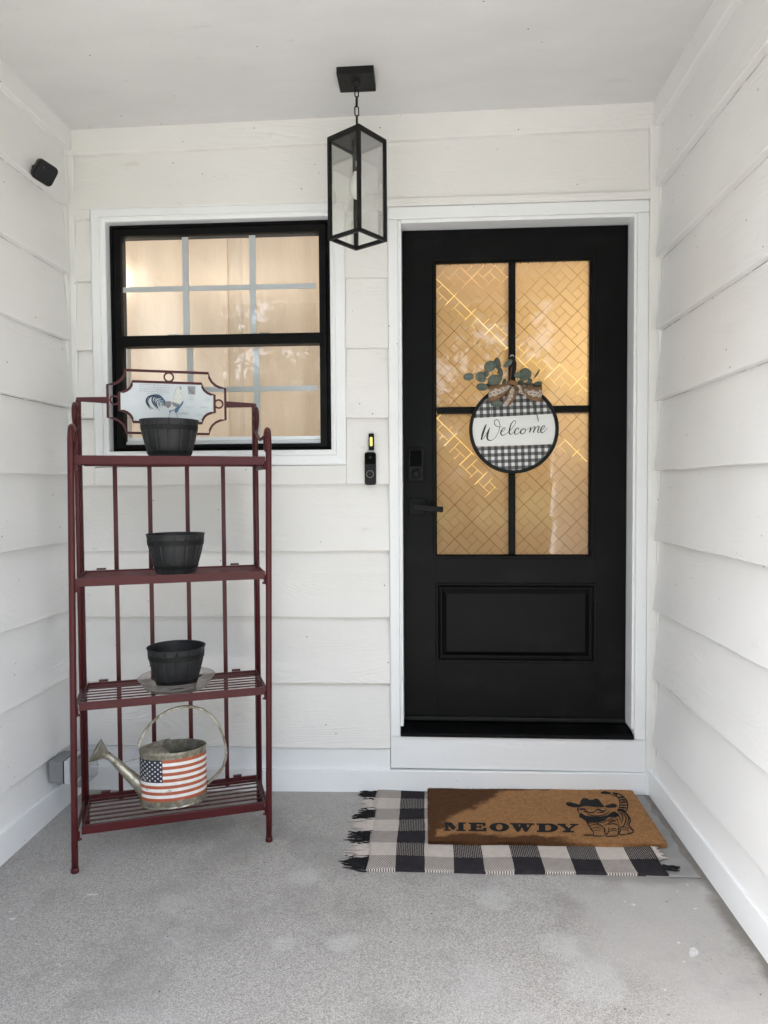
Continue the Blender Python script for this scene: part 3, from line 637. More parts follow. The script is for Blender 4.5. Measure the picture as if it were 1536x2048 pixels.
for q in ((mx0, mx1, gz0 + .001, gz1 - .001, 0), (gx0 + .001, mx0 - .0005, mz0, mz1, 1), (mx1 + .0005, gx1 - .001, mz0, mz1, 1)):
    b = B(); box(b, q[0], q[1], 0.052, 0.09, q[2], q[3]); obj('glazing_bar', b, 'door_paint', door, bevel=0.004)
for q in ((gx0, mx0, gz0, mz0), (mx1, gx1, gz0, mz0), (gx0, mx0, mz1, gz1), (mx1, gx1, mz1, gz1)):
    b = B(); vs = [b.verts.new(p) for p in ((q[0], 0.0755, q[2]), (q[1], 0.0755, q[2]), (q[1], 0.0755, q[3]), (q[0], 0.0755, q[3]))]; b.faces.new(vs); obj('glass_pane', b, 'etched_film', door)
b = B(); box(b, dx0 + .003, dx1 - .003, 0.048, yd - .0005, 0.270, 0.288); obj('door_sweep', b, 'black_metal', door, bevel=0.004)
# keypad lock and lever
b = B(); box(b, -0.073, -0.007, 0.036, yd - .0003, 1.278, 1.411); kp = obj('keypad_lock', b, 'lock_metal', door, bevel=0.004)
b = B(); box(b, -0.064, -0.016, 0.0345, 0.0365, 1.338, 1.405); 
b2 = obj('keypad_screen', b, 'gloss_black', door)
b = B(); lathe(b, [(0.0225, 0), (0.0225, 0.003), (0.020, 0.004), (0.019, 0.0035), (0.0185, 0.0052), (0.0001, 0.0055)], 28)
bmesh.ops.transform(b, matrix=Matrix.Translation((-0.040, 0.0358, 1.309)) @ Matrix.Rotation(R(90), 4, 'X'), verts=b.verts[:]); obj('thumb_turn', b, 'lock_metal', door, smooth=True)
b = B(); box(b, -0.071, -0.004, 0.050, yd - .0003, 1.136, 1.203); obj('handle_rose', b, 'lock_metal', door, bevel=0.003)
b = B(); tube(b, [(-0.037, 0.052, 1.169), (-0.037, 0.004, 1.169)], 0.011, 14); lv = Matrix.Translation((-0.037, 0.0, 1.168)) @ Matrix.Rotation(R(5), 4, 'Y')
box(b, -0.016, 0.108, -0.006, 0.008, -0.010, 0.0125, mtx=lv); obj('lever_handle', b, 'lock_metal', door, bevel=0.0025)

# ---- the window
b = B()
w_ = WO; wi = WI
def mitre(name, pts_out, pts_in, parent):
    """one casing board with an inner bead, from two outer and two inner corners (x, z)"""
    b = B(); prof = [(0.0, 0.0), (0.0, 0.030), (0.10, 0.034), (0.62, 0.036), (0.66, 0.028), (0.80, 0.030), (0.97, 0.026), (1.0, 0.022), (1.0, -0.06)]
    ends = []
    for (po, pi) in zip(pts_out, pts_in):
        ends.append([b.verts.new((po[0] + (pi[0] - po[0]) * f, -n, po[1] + (pi[1] - po[1]) * f)) for f, n in prof])
    for k in range(len(prof) - 1): b.faces.new((ends[0][k], ends[0][k + 1], ends[1][k + 1], ends[1][k]))
    return obj(name, b, 'trim_paint', parent)
win = empty('window', (0, 0, 0)); win.parent = house; tag(win, 'black framed sash window with white grilles and lit curtain behind')
oc = [(w_[0], w_[2]), (w_[1], w_[2]), (w_[1], w_[3]), (w_[0], w_[3])]; ic = [(wi[0], wi[2]), (wi[1], wi[2]), (wi[1], wi[3]), (wi[0], wi[3])]
for k in range(4): mitre('casing_board', (oc[k], oc[(k + 1) % 4]), (ic[k], ic[(k + 1) % 4]), win)
ux0, ux1, uz0, uz1 = -1.262, -0.450, 1.891, 2.280; lx0, lx1, lz0, lz1 = -1.258, -0.4495, 1.470, 1.8425
b = B(); ring_profile(b, [(wi[0] + .002 + d, wi[1] - .002 - d, wi[2] + .002 + e, wi[3] - .002 - d, y) for d, e, y in ((0, 0, 0.055), (0, 0, 0.012), (0.012, 0.008, 0.010), (0.013, 0.009, 0.020), (0.017, 0.013, 0.020), (0.018, 0.014, 0.004), (0.046, 0.026, 0.004), (0.049, 0.028, 0.022), (0.049, 0.028, 0.055))]); obj('frame', b, 'black_vinyl', win)
b = B(); box(b, wi[0] + .04, wi[1] - .04, 0.000, 0.055, lz1 + .002, uz0 - .002); obj('meeting_rail', b, 'black_vinyl', win, bevel=0.003)
b = B(); box(b, lx0 - .016, lx0 - .001, 0.040, 0.085, lz0 - .03, lz1 + .01); obj('lower_stile', b, 'white_vinyl', win, bevel=0.002)
b = B(); box(b, lx0 - .001, lx1 + .02, 0.038, 0.085, 1.452, lz0 - .001); box(b, lx0 - .012, lx1 + .02, 0.026, 0.085, 1.431, 1.4505); obj('bottom_rail', b, 'white_vinyl', win, bevel=0.002)
for c0 in (-1.05, -0.665): b = B(); box(b, c0 - .022, c0 + .022, 0.020, 0.0385, uz0 - .001, uz0 + .006); obj('sash_latch', b, 'pale_plastic', win, bevel=0.002)
def pane(q, y, name='glass_pane'):
    b = B(); b.faces.new([b.verts.new(p) for p in ((q[0], y, q[2]), (q[1], y, q[2]), (q[1], y, q[3]), (q[0], y, q[3]))]); return obj(name, b, 'window_glass', win)
pane((ux0 - .004, ux1 + .004, uz0 - .004, uz1 + .02), 0.016); pane((lx0 - .002, lx1 + .02, lz0 - .002, lz1 + .004), 0.046)
for (xa, xb, za, zb_, y) in ((-1.0065, -0.981, uz0, uz1 + .015, 0.0195), (-0.7245, -0.699, uz0, uz1 + .015, 0.0195), (-1.003, -0.978, lz0, lz1, 0.0495), (-0.7195, -0.694, lz0, lz1, 0.0495)):
    b = B(); box(b, xa, xb, y, y + .006, za, zb_); obj('grille_bar', b, 'white_vinyl', win)
for (za, y, xs) in ((2.084, 0.0190, (ux0, -1.007, -0.9805, -0.725, -0.6985, ux1)), (1.669, 0.0490, (lx0, -1.0035, -0.9775, -0.720, -0.6935, lx1))):
    for k in range(3): b = B(); box(b, xs[2 * k], xs[2 * k + 1], y + .001, y + .006, za - .0105, za + .0105); obj('grille_bar', b, 'white_vinyl', win)

# ---- curtain behind the window
b = B(); n = 260; cols = []
for i in range(n + 1):
    x = -1.42 + 1.2 * i / n
    yy = 0.185 + 0.010 * math.sin(x * 21 + 0.6 * math.sin(x * 7)) + 0.004 * math.sin(x * 57 + 1.0) - (0.03 if (x > -0.86 and x < -0.80) else 0)
    cols.append((b.verts.new((x, yy, 1.25)), b.verts.new((x, yy + 0.006 * math.sin(x * 33), 2.52))))
for a, c in zip(cols[:-1], cols[1:]): b.faces.new((a[0], c[0], c[1], a[1]))
cur = obj('curtain', b, 'curtain_cloth', smooth=True); tag(cur, 'sheer cream curtain hanging behind the sash window', 'curtain')

# ---- lamps that light the rooms
def lamp(loc, power, col, radius, name):
    d = bpy.data.lights.new(name, 'POINT'); d.energy = power; d.color = col; d.shadow_soft_size = radius
    o = bpy.data.objects.new(name, d); COL.objects.link(o); o.location = loc; return o
LP_ = onY(256, 568, 0.228)
lamp((LP_[0], LP_[1], LP_[2]), 0.10, (1.0, 0.88, 0.66), 0.015, 'room_lamp')
lamp((-1.3, 1.9, 2.2), 6.4, (1.0, 0.93, 0.85), 0.15, 'room_ceiling_lamp')
lamp((0.84, 0.50, 1.78), 1.2, (1.0, 0.70, 0.27), 0.06, 'hall_lamp')
lamp((0.40, 1.9, 2.35), 1.65, (1.0, 0.75, 0.54), 0.12, 'hall_ceiling_lamp')
hl = empty('glint_tubes', (0, 0, 0), 0, 'glowing tubes added behind the door panes to make glints in the etched lines', 'light')  # added tubes, no known lamps; they stand in for glints on the glass
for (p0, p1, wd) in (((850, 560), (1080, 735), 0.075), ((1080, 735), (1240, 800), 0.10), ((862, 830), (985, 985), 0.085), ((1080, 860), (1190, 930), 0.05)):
    A0, A1 = onY(*p0, 0.50), onY(*p1, 0.50); b = B(); tube(b, [tuple(A0), tuple(A1)], wd / 2, 12); obj('glint_tube', b, 'glint_glow', hl)

# ================================================================== pendant lantern
LXC, LYC = -0.243, -0.309
lan = empty('pendant_lantern', (LXC, LYC, ceil_z(LXC)), 0, 'black square glass lantern hanging on a chain from the porch ceiling', 'lantern')
zc0 = ceil_z(LXC)
b = B(); box(b, -0.066, 0.066, -0.060, 0.060, -0.026, 0.002); obj('ceiling_plate', b, 'black_metal', lan, bevel=0.003)
b = B(); lathe(b, [(0.0001, -0.044), (0.008, -0.043), (0.013, -0.036), (0.013, -0.028), (0.016, -0.0262)], 16); obj('loop_holder', b, 'black_metal', lan, smooth=True)
zt, zb = 2.508 - zc0, 2.146 - zc0
def link(zc, turn, L=0.040, W=0.019, r=0.0024):
    pts = []
    for k in range(20):
        a = 2 * math.pi * k / 20; x = (W / 2 - r) * math.cos(a); z = (L - W) / 2 * (1 if math.sin(a) > 0 else -1) + (W / 2 - r) * math.sin(a)
        pts.append((x * math.cos(turn), x * math.sin(turn), zc + z))
    b = B(); tube(b, pts, r, 6, closed=True); return obj('chain_link', b, 'black_metal', lan, smooth=True)
zz = -0.058
for k in range(4): link(zz, (0.5, 2.0, 0.35, 1.9)[k]); zz -= 0.0335
b = B(); tube(b, [(0, 0, zt), (0, 0, zt + 0.012)], 0.007, 10); pts = [(0.013 * math.cos(2 * math.pi * k / 16), 0, zt + 0.020 + 0.013 * math.sin(2 * math.pi * k / 16)) for k in range(16)]; tube(b, pts, 0.0026, 6, closed=True); obj('top_loop', b, 'black_metal', lan)
# body turned so that one corner faces the porch
ta = R(45 + 8.8); cs = [(0.101 * math.cos(ta + k * math.pi / 2), 0.101 * math.sin(ta + k * math.pi / 2)) for k in range(4)]
rot = Matrix.Rotation(ta, 4, 'Z'); hs = 0.0765; bw = 0.0125
b = B()
for sx in (-1, 1):
    for sy in (-1, 1): box(b, *sorted((sx * hs, sx * (hs - bw))), *sorted((sy * hs, sy * (hs - bw))), zb, zt, mtx=rot)
for (z0, z1) in ((zb, zb + 0.0125), (zt - 0.0125, zt)):
    for sgn in (-1, 1):
        box(b, -(hs - bw), hs - bw, *sorted((sgn * hs, sgn * (hs - bw))), z0, z1, mtx=rot); box(b, *sorted((sgn * hs, sgn * (hs - bw))), -(hs - bw), hs - bw, z0, z1, mtx=rot)
obj('cage', b, 'black_metal', lan, bevel=0.001)
b = B(); box(b, -hs + .001, hs - .001, -hs + .001, hs - .001, zt, zt + 0.004, mtx=rot); obj('cap', b, 'black_metal', lan)
b = B(); box(b, -hs + bw, hs - bw, -hs + bw, hs - bw, zt - 0.010, zt - 0.001, mtx=rot); obj('cap_lining', b, 'lantern_inside', lan)
for k in range(4):
    m = rot @ Matrix.Rotation(k * math.pi / 2, 4, 'Z'); b = B(); q = hs - 0.0045
    b.faces.new([b.verts.new(m @ Vector(p)) for p in ((-hs + .004, -q, zb + .004), (hs - .004, -q, zb + .004), (hs - .004, -q, zt - .005), (-hs + .004, -q, zt - .005))]); obj('glass_pane', b, 'lantern_glass', lan)
b = B(); lathe(b, [(0.0001, zt - .008), (0.017, zt - .0105), (0.017, zt - .115), (0.014, zt - .117), (0.0001, zt - .117)], 20); obj('bulb_socket', b, 'lantern_inside', lan, smooth=False)
b = B(); box(b, -0.003, 0.010, -0.0182, -0.0174, zt - 0.104, zt - 0.084); obj('paper_tag', b, 'paper_tag', lan)
b = B(); lathe(b, [(0.0125, zt - .115), (0.0135, zt - .125), (0.022, zt - .140), (0.0285, zt - .160), (0.030, zt - .175), (0.027, zt - .192), (0.018, zt - .206), (0.008, zt - .2115), (0.0001, zt - .212)], 24); obj('bulb', b, 'bulb_white', lan, smooth=True)

# ================================================================== things on the walls
# camera on the left wall
cc = onX(89, 345, XLF + 0.040); n_ = Vector((0.62, -0.62, -0.48)).normalized()
sc_ = empty('security_camera', tuple(cc), 0, 'small black security camera on the white porch wall near the ceiling', 'camera')
up_ = Vector((0, 0, 1)); rt_ = up_.cross(n_).normalized(); u2_ = n_.cross(rt_).normalized(); tilt = R(-19)
ra = rt_ * math.cos(tilt) + u2_ * math.sin(tilt); ua = u2_ * math.cos(tilt) - rt_ * math.sin(tilt)
def face_prism(bm, w, h, r, d0, d1, steps=((0, 0),), mi=0):
    rings = []
    for (d, ins) in steps:
        rings.append([bm.verts.new(ra * x + ua * y + n_ * d) for x, y in rounded_rect(w - 2 * ins, h - 2 * ins, max(0.002, r - ins))])
    for a, c in zip(rings[:-1], rings[1:]):
        for k in range(len(a)): bm.faces.new((a[k], a[(k + 1) % len(a)], c[(k + 1) % len(a)], c[k])).material_index = mi
    bm.faces.new(rings[0]); bm.faces.new(rings[-1][::-1])
b = B(); face_prism(b, 0.076, 0.076, 0.017, 0, 0, ((-0.018, 0.006), (-0.014, 0.001), (-0.010, 0), (0.010, 0), (0.0135, 0.002))); obj('body', b, 'black_plastic', sc_, smooth=False)
b = B(); face_prism(b, 0.071, 0.071, 0.015, 0, 0, ((0.0128, 0), (0.0150, 0.001))); obj('lens_face', b, 'gloss_black', sc_)
b = B(); lp = ra * -0.012 + ua * 0.014 + n_ * 0.0152
fr_ = [lp + ra * (0.006 * math.cos(k * math.pi / 8)) + ua * (0.006 * math.sin(k * math.pi / 8)) for k in range(16)]; prism(b, fr_, n_ * 0.0008); obj('lens', b, 'black_plastic', sc_)
wx = XL + 0.033 - cc[0]
b = B(); tube(b, [-n_ * 0.012, -n_ * 0.024, Vector((wx + 0.010, 0.020, 0.016))], [0.016, 0.014, 0.012], 12)
tube(b, [Vector((wx + 0.012, 0.020, 0.016)), Vector((wx - 0.006, 0.020, 0.016))], 0.021, 20); obj('wall_mount', b, 'black_plastic', sc_)
# doorbell and the small light above it
def wall_plate(name, x0, x1, z0, z1, y0, y1, r, mat, parent, ins=0.003):
    b = B(); cxp, czp = (x0 + x1) / 2, (z0 + z1) / 2; rings = []
    for y, i in ((y0, 0.001), (y0 - 0.004, 0), (y1 + 0.003, 0), (y1, ins)):
        rings.append([b.verts.new((cxp + px_, y, czp + pz_)) for px_, pz_ in rounded_rect(x1 - x0 - 2 * i, z1 - z0 - 2 * i, max(.001, r - i))])
    for a, c in zip(rings[:-1], rings[1:]):
        for k in range(len(a)): b.faces.new((a[k], a[(k + 1) % len(a)], c[(k + 1) % len(a)], c[k]))
    b.faces.new(rings[0]); b.faces.new(rings[-1][::-1]); return obj(name, b, mat, parent)
db = empty('doorbell', (0, 0, 0), 0, 'slim black video doorbell on the siding beside the door casing', 'doorbell')
wall_plate('body', -0.2465, -0.2005, 1.262, 1.395, -0.014, -0.046, 0.010, 'black_plastic', db)
wall_plate('lens_window', -0.2435, -0.2035, 1.347, 1.391, -0.0445, -0.0472, 0.008, 'gloss_black', db, 0.0005)
b = B(); pts = [(-0.2245 + 0.0142 * math.cos(2 * math.pi * k / 28), -0.0464, 1.306 + 0.0142 * math.sin(2 * math.pi * k / 28)) for k in range(28)]; tube(b, pts, 0.0008, 5, closed=True); obj('button_ring', b, 'steel', db)
b = B(); lathe(b, [(0.0130, 0), (0.0126, 0.0012), (0.0001, 0.0014)], 24); bmesh.ops.transform(b, matrix=Matrix.Translation((-0.2245, -0.0456, 1.306)) @ Matrix.Rotation(R(90), 4, 'X'), verts=b.verts[:]); obj('button', b, 'black_plastic', db)
b = B(); lathe(b, [(0.0062, 0), (0.0058, 0.001), (0.0001, 0.0012)], 20); bmesh.ops.transform(b, matrix=Matrix.Translation((-0.2225, -0.0470, 1.374)) @ Matrix.Rotation(R(90), 4, 'X'), verts=b.verts[:]); obj('lens', b, 'black_plastic', db)
sl_ = empty('strip_light', (0, 0, 0), 0, 'tiny black wall light with a glowing yellow strip above the doorbell', 'light')
wall_plate('case', -0.2305, -0.2085, 1.403, 1.471, -0.016, -0.036, 0.004, 'black_plastic', sl_, 0.004)
wall_plate('glowing_strip', -0.2250, -0.2145, 1.419, 1.456, -0.0350, -0.0385, 0.005, 'lit_strip', sl_, 0.0005)
# weatherproof socket box low on the left wall
ob = empty('outlet_box', (XLF - 0.012, -0.25, 0.09), 0, 'grey weatherproof outlet box with clear bubble cover low in the corner behind the rack', 'outlet box')
b = B(); box(b, 0.008, 0.066, -0.058, 0.058, 0.036, 0.122); obj('box', b, 'grey_plastic', ob, bevel=0.006)
b = B(); box(b, 0.0662, 0.0705, -0.059, 0.059, 0.034, 0.123); obj('gasket', b, 'gap_dark', ob, bevel=0.002)
b = B(); box(b, 0.0707, 0.094, -0.060, 0.060, 0.032, 0.124); obj('cover_plate', b, 'pale_plastic', ob, bevel=0.004)
b = B(); box(b, 0.0942, 0.150, -0.064, 0.064, 0.020, 0.128); obj('bubble_cover', b, 'bubble_plastic', ob, bevel=0.014, seg=4)
b = B(); box(b, 0.0945, 0.108, -0.050, 0.050, 0.04, 0.116); obj('receptacle', b, 'grey_plastic', ob, bevel=0.004)
b = B(); lathe(b, [(0.0062, 0), (0.0055, 0.0015), (0.0001, 0.002)], 16); bmesh.ops.transform(b, matrix=Matrix.Translation((0.030, -0.0575, 0.082)) @ Matrix.Rotation(R(90), 4, 'X'), verts=b.verts[:]); obj('screw', b, 'grey_plastic', ob)

# ================================================================== red shelf rack
RA = R(19.96); FLx, FLy = -1.168, -0.657; RW, RD = 0.6415, 0.295
RZ = floor_z(FLx, FLy)
rack = empty('shelf_rack', (FLx, FLy, 0), RA, 'dark red folding metal shelf rack standing in the corner below the window', 'rack')
U_ = np.array([math.cos(RA), math.sin(RA)]); V_ = np.array([-math.sin(RA), math.cos(RA)])
def rw(u, v): return np.array([FLx, FLy]) + U_ * u + V_ * v
def onR(px, py, v=0.29):
    P = on_plane(px, py, (V_[0], V_[1], 0), V_ @ (np.array([FLx, FLy]) + V_ * v)); d = P[:2] - np.array([FLx, FLy]); return np.array([d @ U_, v, P[2]])
SH = [1.335, 0.931, 0.518, 0.101]       # undersides of the four shelf rails
RH = 0.0285
# two side frames: front leg with a crook and a scroll, rear leg with a scroll
for su, sgn in ((0.0, 1), (RW, -1)):
    fz = floor_z(*rw(su, 0)); bz_ = floor_z(*rw(su, RD))
    b = B()
    kick = -0.006 * sgn * 0
    crook = [(su, 0, fz + 0.004), (su, 0, 0.06), (su, 0, 1.30), (su, 0, 1.38), (su, 0.004, 1.425), (su, 0.018, 1.452), (su, 0.040, 1.458), (su, 0.060, 1.444), (su, 0.066, 1.420), (su, 0.060, 1.398), (su, 0.046, 1.390), (su, 0.034, 1.398), (su, 0.032, 1.412)]
    crook = [(a + 0.0105 * max(0, z), b_, z) for a, b_, z in crook]
    crook = crook[:3] + [tuple(p) for p in smooth_path(crook[3:], 4)]
    tube(b, crook, 0.0108, 10); obj('front_leg', b, 'rack_paint', rack, smooth=True)
    b = B(); lathe(b, [(0.0001, fz), (0.012, fz), (0.0135, fz + .005), (0.012, fz + .014), (0.0098, fz + .018), (0.0098, fz + 0.022)], 12, su, 0); obj('foot_cap', b, 'rack_paint', rack, smooth=True)
    b = B(); vv = RD - 0.020
    rear = [(su, vv, bz_ + 0.003), (su, vv, 1.30), (su, vv, 1.44), (su, vv - 0.006, 1.475)]
    # S bend into the scroll at the top
    sc2 = [(su, vv - 0.006, 1.475), (su, vv - 0.030, 1.492), (su, vv - 0.046, 1.512), (su, vv - 0.044, 1.540), (su, vv - 0.024, 1.556), (su, vv - 0.004, 1.546), (su, vv - 0.002, 1.526), (su, vv - 0.018, 1.516), (su, vv - 0.028, 1.526)]
    tube(b, rear[:3] + [tuple(p) for p in smooth_path(sc2, 4)], 0.0098, 10); obj('rear_leg', b, 'rack_paint', rack, smooth=True)
    b = B(); br = [(su + 0.0152, 0.002, 1.446)] + [(su, v, z) for v, z in ((0.10, 1.43), (0.17, 1.44), (vv - 0.02, 1.468))]
    tube(b, [tuple(p) for p in smooth_path(br, 5)], 0.006, 8); obj('top_brace', b, 'rack_paint', rack, smooth=True)
    for i, z in enumerate(SH):
        b = B(); tube(b, [(su + 0.0105 * z, 0.004, z - 0.004), (su, vv, z - 0.004)], 0, flat=(0.006, 0.022), ref=(0, 0, 1)); obj('side_rail', b, 'rack_paint', rack)
# back frame: posts, top arms, flat bars, cartouche
b = B()
for su in (0.006, RW - 0.006 + 0.004): tube(b, [(su, RD, floor_z(*rw(su, RD)) + .004), (su, RD, 1.578)], 0, flat=(0.017, 0.017), ref=(0, 1, 0)); 
PT = 1.572
back = obj('back_frame', b, 'rack_paint', rack, bevel=0.002)
for u in (0.126, 0.248, 0.3835, 0.5175):
    b = B(); box(b, u - 0.0078, u + 0.0078, RD - .0022, RD + .0022, 0.085, 1.36); obj('back_bar', b, 'rack_paint', rack)
for z in (1.352, 0.105):
    b = B(); box(b, 0.012, RW - 0.009, RD - .006, RD + .006, z - .008, z + .008); obj('cross_bar', b, 'rack_paint', rack)
for u0, u1 in ((-0.001, 0.106), (0.531, RW + 0.005)):
    b = B(); zz0 = 1.5795 if u0 < 0.2 else 1.5755
    inner = u1 if u0 < 0.2 else u0
    prism(b, [(u0, RD - .006, zz0 - (.007 if abs(u0 - inner) > 1e-6 else .012)), (u1, RD - .006, zz0 - (.007 if abs(u1 - inner) > 1e-6 else .012)), (u1, RD - .006, zz0 + (.007 if abs(u1 - inner) > 1e-6 else .012)), (u0, RD - .006, zz0 + (.007 if abs(u0 - inner) > 1e-6 else .012))], (0, 0.012, 0))
    obj('top_arm', b, 'rack_paint', rack, bevel=0.002)
ZP = 1.5765; UP_ = 0.318
def cartouche(w, h, cw, ch, n=5):
    """rectangle with concave scooped corners, centred; list of (u, z)"""
    pts = []
    for sx, sz, rev in ((1, 1, 0), (-1, 1, 1), (-1, -1, 0), (1, -1, 1)):
        arc = []
        for i in range(n + 1):
            a = i / n * math.pi / 2; arc.append((sx * (w / 2 - cw * (1 - math.sin(a)) * 1.0 + 0), sz * (h / 2 - ch * (1 - math.cos(a)))))
        arc = [(sx * (w / 2 - cw * math.cos(a_)), sz * (h / 2 - ch * math.sin(a_))) for a_ in [i / n * math.pi / 2 for i in range(n + 1)]]
        # concave: from (w/2 - cw, h/2) to (w/2, h/2 - ch), bowed inwards
        arc = [(sx * (w / 2 - cw + cw * (1 - math.cos(a_))), sz * (h / 2 - ch * math.sin(a_))) for a_ in [i / n * math.pi / 2 for i in range(n + 1)]]
        pts += arc[::-1] if not rev else arc
    return pts
def cart3(w, h, cw, ch): return [(UP_ + u, RD, ZP + z) for u, z in cartouche(w, h, cw, ch)]
b = B(); tube(b, cart3(0.424, 0.232, 0.062, 0.056), 0, closed=True, flat=(0.0085, 0.010), ref=(0, 1, 0)); obj('outer_scroll', b, 'rack_paint', rack)
b = B(); tube(b, cart3(0.343, 0.150, 0.047, 0.042), 0, closed=True, flat=(0.009, 0.012), ref=(0, 1, 0)); obj('inner_scroll', b, 'rack_paint', rack)
for (u, z, r_) in ((0.323, ZP + 0.0955, 0.0165), (0.505, ZP, 0.0155), (0.130, ZP + .004, 0.0155), (0.318, ZP - 0.0955, 0.0165)):
    b = B(); tube(b, [(u + r_ * math.cos(2 * math.pi * k / 20), RD, z + r_ * math.sin(2 * math.pi * k / 20)) for k in range(20)], 0, closed=True, flat=(0.006, 0.008), ref=(0, 1, 0)); obj('ring', b, 'rack_paint', rack)
b = B(); prism(b, [(UP_ + u, RD - .003, ZP + z) for u, z in cartouche(0.341, 0.148, 0.0465, 0.0415)], (0, 0.005, 0))
plq = obj('rooster_plaque', b, 'plaque_paper', rack); tag(plq, 'pale printed plaque with a grey and blue rooster')
PV = RD - 0.0034
def PP(a, bq): q = onR(270 + a / 9.035, 740 + bq / 9.035, PV); return (q[0], q[1], q[2])
b = B(); INK = ['ink_slate', 'ink_blue', 'ink_taupe', 'ink_pale', 'ink_cream', 'ink_grey']; lf = 0
def L_(): 
    global lf; lf += 1; return Vector((0, -0.00007 * lf, 0))
P2 = lambda pts, mi: poly2d(b, pts, PP, L_(), mi)
S2 = lambda pts, mi, k=5: stroke2d(b, pts, PP, L_(), mi, k)
P2([(690, 520), (715, 430), (740, 350), (770, 310), (800, 320), (825, 370), (850, 440), (872, 530), (850, 620), (780, 680), (660, 600)], 4)          # breast
S2([(690, 530, 4), (715, 430, 5), (740, 350, 5), (768, 312, 4), (800, 322, 4)], 5); S2([(822, 375, 4), (855, 450, 5), (873, 540, 5)], 3)
P2([(600, 700), (700, 690), (770, 665), (720, 640), (650, 640)], 4)
P2([(520, 580), (560, 565), (650, 565), (660, 600), (640, 660), (600, 692), (545, 655), (510, 645)], 2)                                                # back and wing
P2([(665, 570), (720, 590), (800, 615), (820, 610), (790, 655), (740, 650), (690, 620)], 2)
S2([(660, 600, 10), (700, 640, 14), (760, 660, 14), (800, 645, 10)], 1)
P2([(872, 545), (876, 590), (850, 640), (800, 700), (770, 760), (745, 778), (718, 765), (720, 700), (760, 670), (800, 650), (840, 590)], 1)           # thigh
P2([(615, 735), (680, 725), (740, 700), (700, 735), (655, 745), (640, 770), (622, 762)], 1)
S2([(632, 765, 13), (622, 810, 8), (612, 850, 8), (600, 862, 6)], 5); S2([(612, 852, 5), (650, 862, 5)], 5); S2([(590, 858, 5), (612, 852, 5)], 5)
S2([(738, 775, 15), (755, 815, 9), (772, 860, 9), (790, 885, 6)], 5)
for i, (pts, mi) in enumerate((([(540, 560, 16), (450, 470, 26), (340, 455, 26), (240, 490, 30), (205, 560, 30), (230, 630, 26), (270, 690, 14), (305, 718, 3)], 0),
        ([(430, 470, 10), (330, 470, 12), (260, 510, 16), (232, 570, 18), (260, 640, 14), (310, 690, 9), (352, 712, 3)], 0),
        ([(540, 565, 14), (430, 490, 26), (330, 490, 26), (310, 550, 26), (340, 620, 20), (380, 680, 9), (395, 715, 3)], 0),
        ([(545, 570, 14), (460, 500, 20), (370, 510, 18), (345, 570, 20), (380, 640, 18), (420, 700, 9), (462, 748, 3)], 0),
        ([(540, 575, 14), (480, 515, 14), (400, 520, 12), (365, 570, 10), (390, 630, 6)], 1), ([(540, 580, 14), (490, 540, 16), (420, 545, 14), (385, 590, 14), (400, 650, 12), (425, 690, 4)], 0),
        ([(540, 590, 12), (500, 550, 10), (440, 560, 10), (415, 600, 10), (430, 640, 5)], 1), ([(540, 600, 14), (490, 570, 14), (445, 590, 14), (440, 640, 12), (465, 680, 3)], 0), ([(535, 610, 12), (500, 590, 10), (470, 610, 10), (475, 650, 4)], 1),
        ([(535, 625, 14), (500, 615, 12), (490, 640, 10), (500, 665, 3)], 0), ([(520, 550, 6), (440, 478, 8), (360, 470, 7)], 1))): S2(pts, mi)
P2([(798, 285), (825, 305), (845, 318), (835, 340), (822, 368), (808, 350), (812, 325)], 5)                                                            # comb
P2([(950, 290), (1088, 298), (1090, 450), (962, 438)], 5); P2([(985, 330), (1020, 320), (1050, 350), (1075, 390), (1040, 425), (1000, 410), (975, 370)], 2); S2([(965, 310, 6), (1000, 380, 8), (1060, 430, 6)], 0)
for r, (a0, a1) in enumerate(((80, 600), (80, 620), (80, 620), (80, 620), (220, 500))):
    x = a0
    while x < a1:
        wl = rnd.uniform(30, 90); y0 = 258 + r * 40 + (x - 80) * 0.05; S2([(x, y0, 9), (x + wl / 2, y0 + 2, 12), (min(a1, x + wl), y0 + 4, 9)], 3, 2); x += wl + 12
def scrawl(x0, y0, n, hgt, wd, mi=3, lw=5):
    pts = []
    for k in range(n): pts += [(x0 + k * wd, y0, lw), (x0 + k * wd + wd * 0.45, y0 - hgt * rnd.uniform(0.3, 1), lw)]
    S2(pts, mi, 4)
for a in ((965, 550, 5, 34, 22), (1250, 560, 5, 34, 22), (910, 680, 7, 30, 24), (1170, 690, 7, 34, 24), (770, 800, 9, 36, 24, 5), (1100, 825, 5, 30, 28), (1000, 520, 2, 60, 40), (1290, 530, 2, 60, 40), (1250, 750, 2, 60, 50), (950, 720, 2, 50, 50)): scrawl(*a)
pr_ = obj('rooster_print', b, INK, plq)

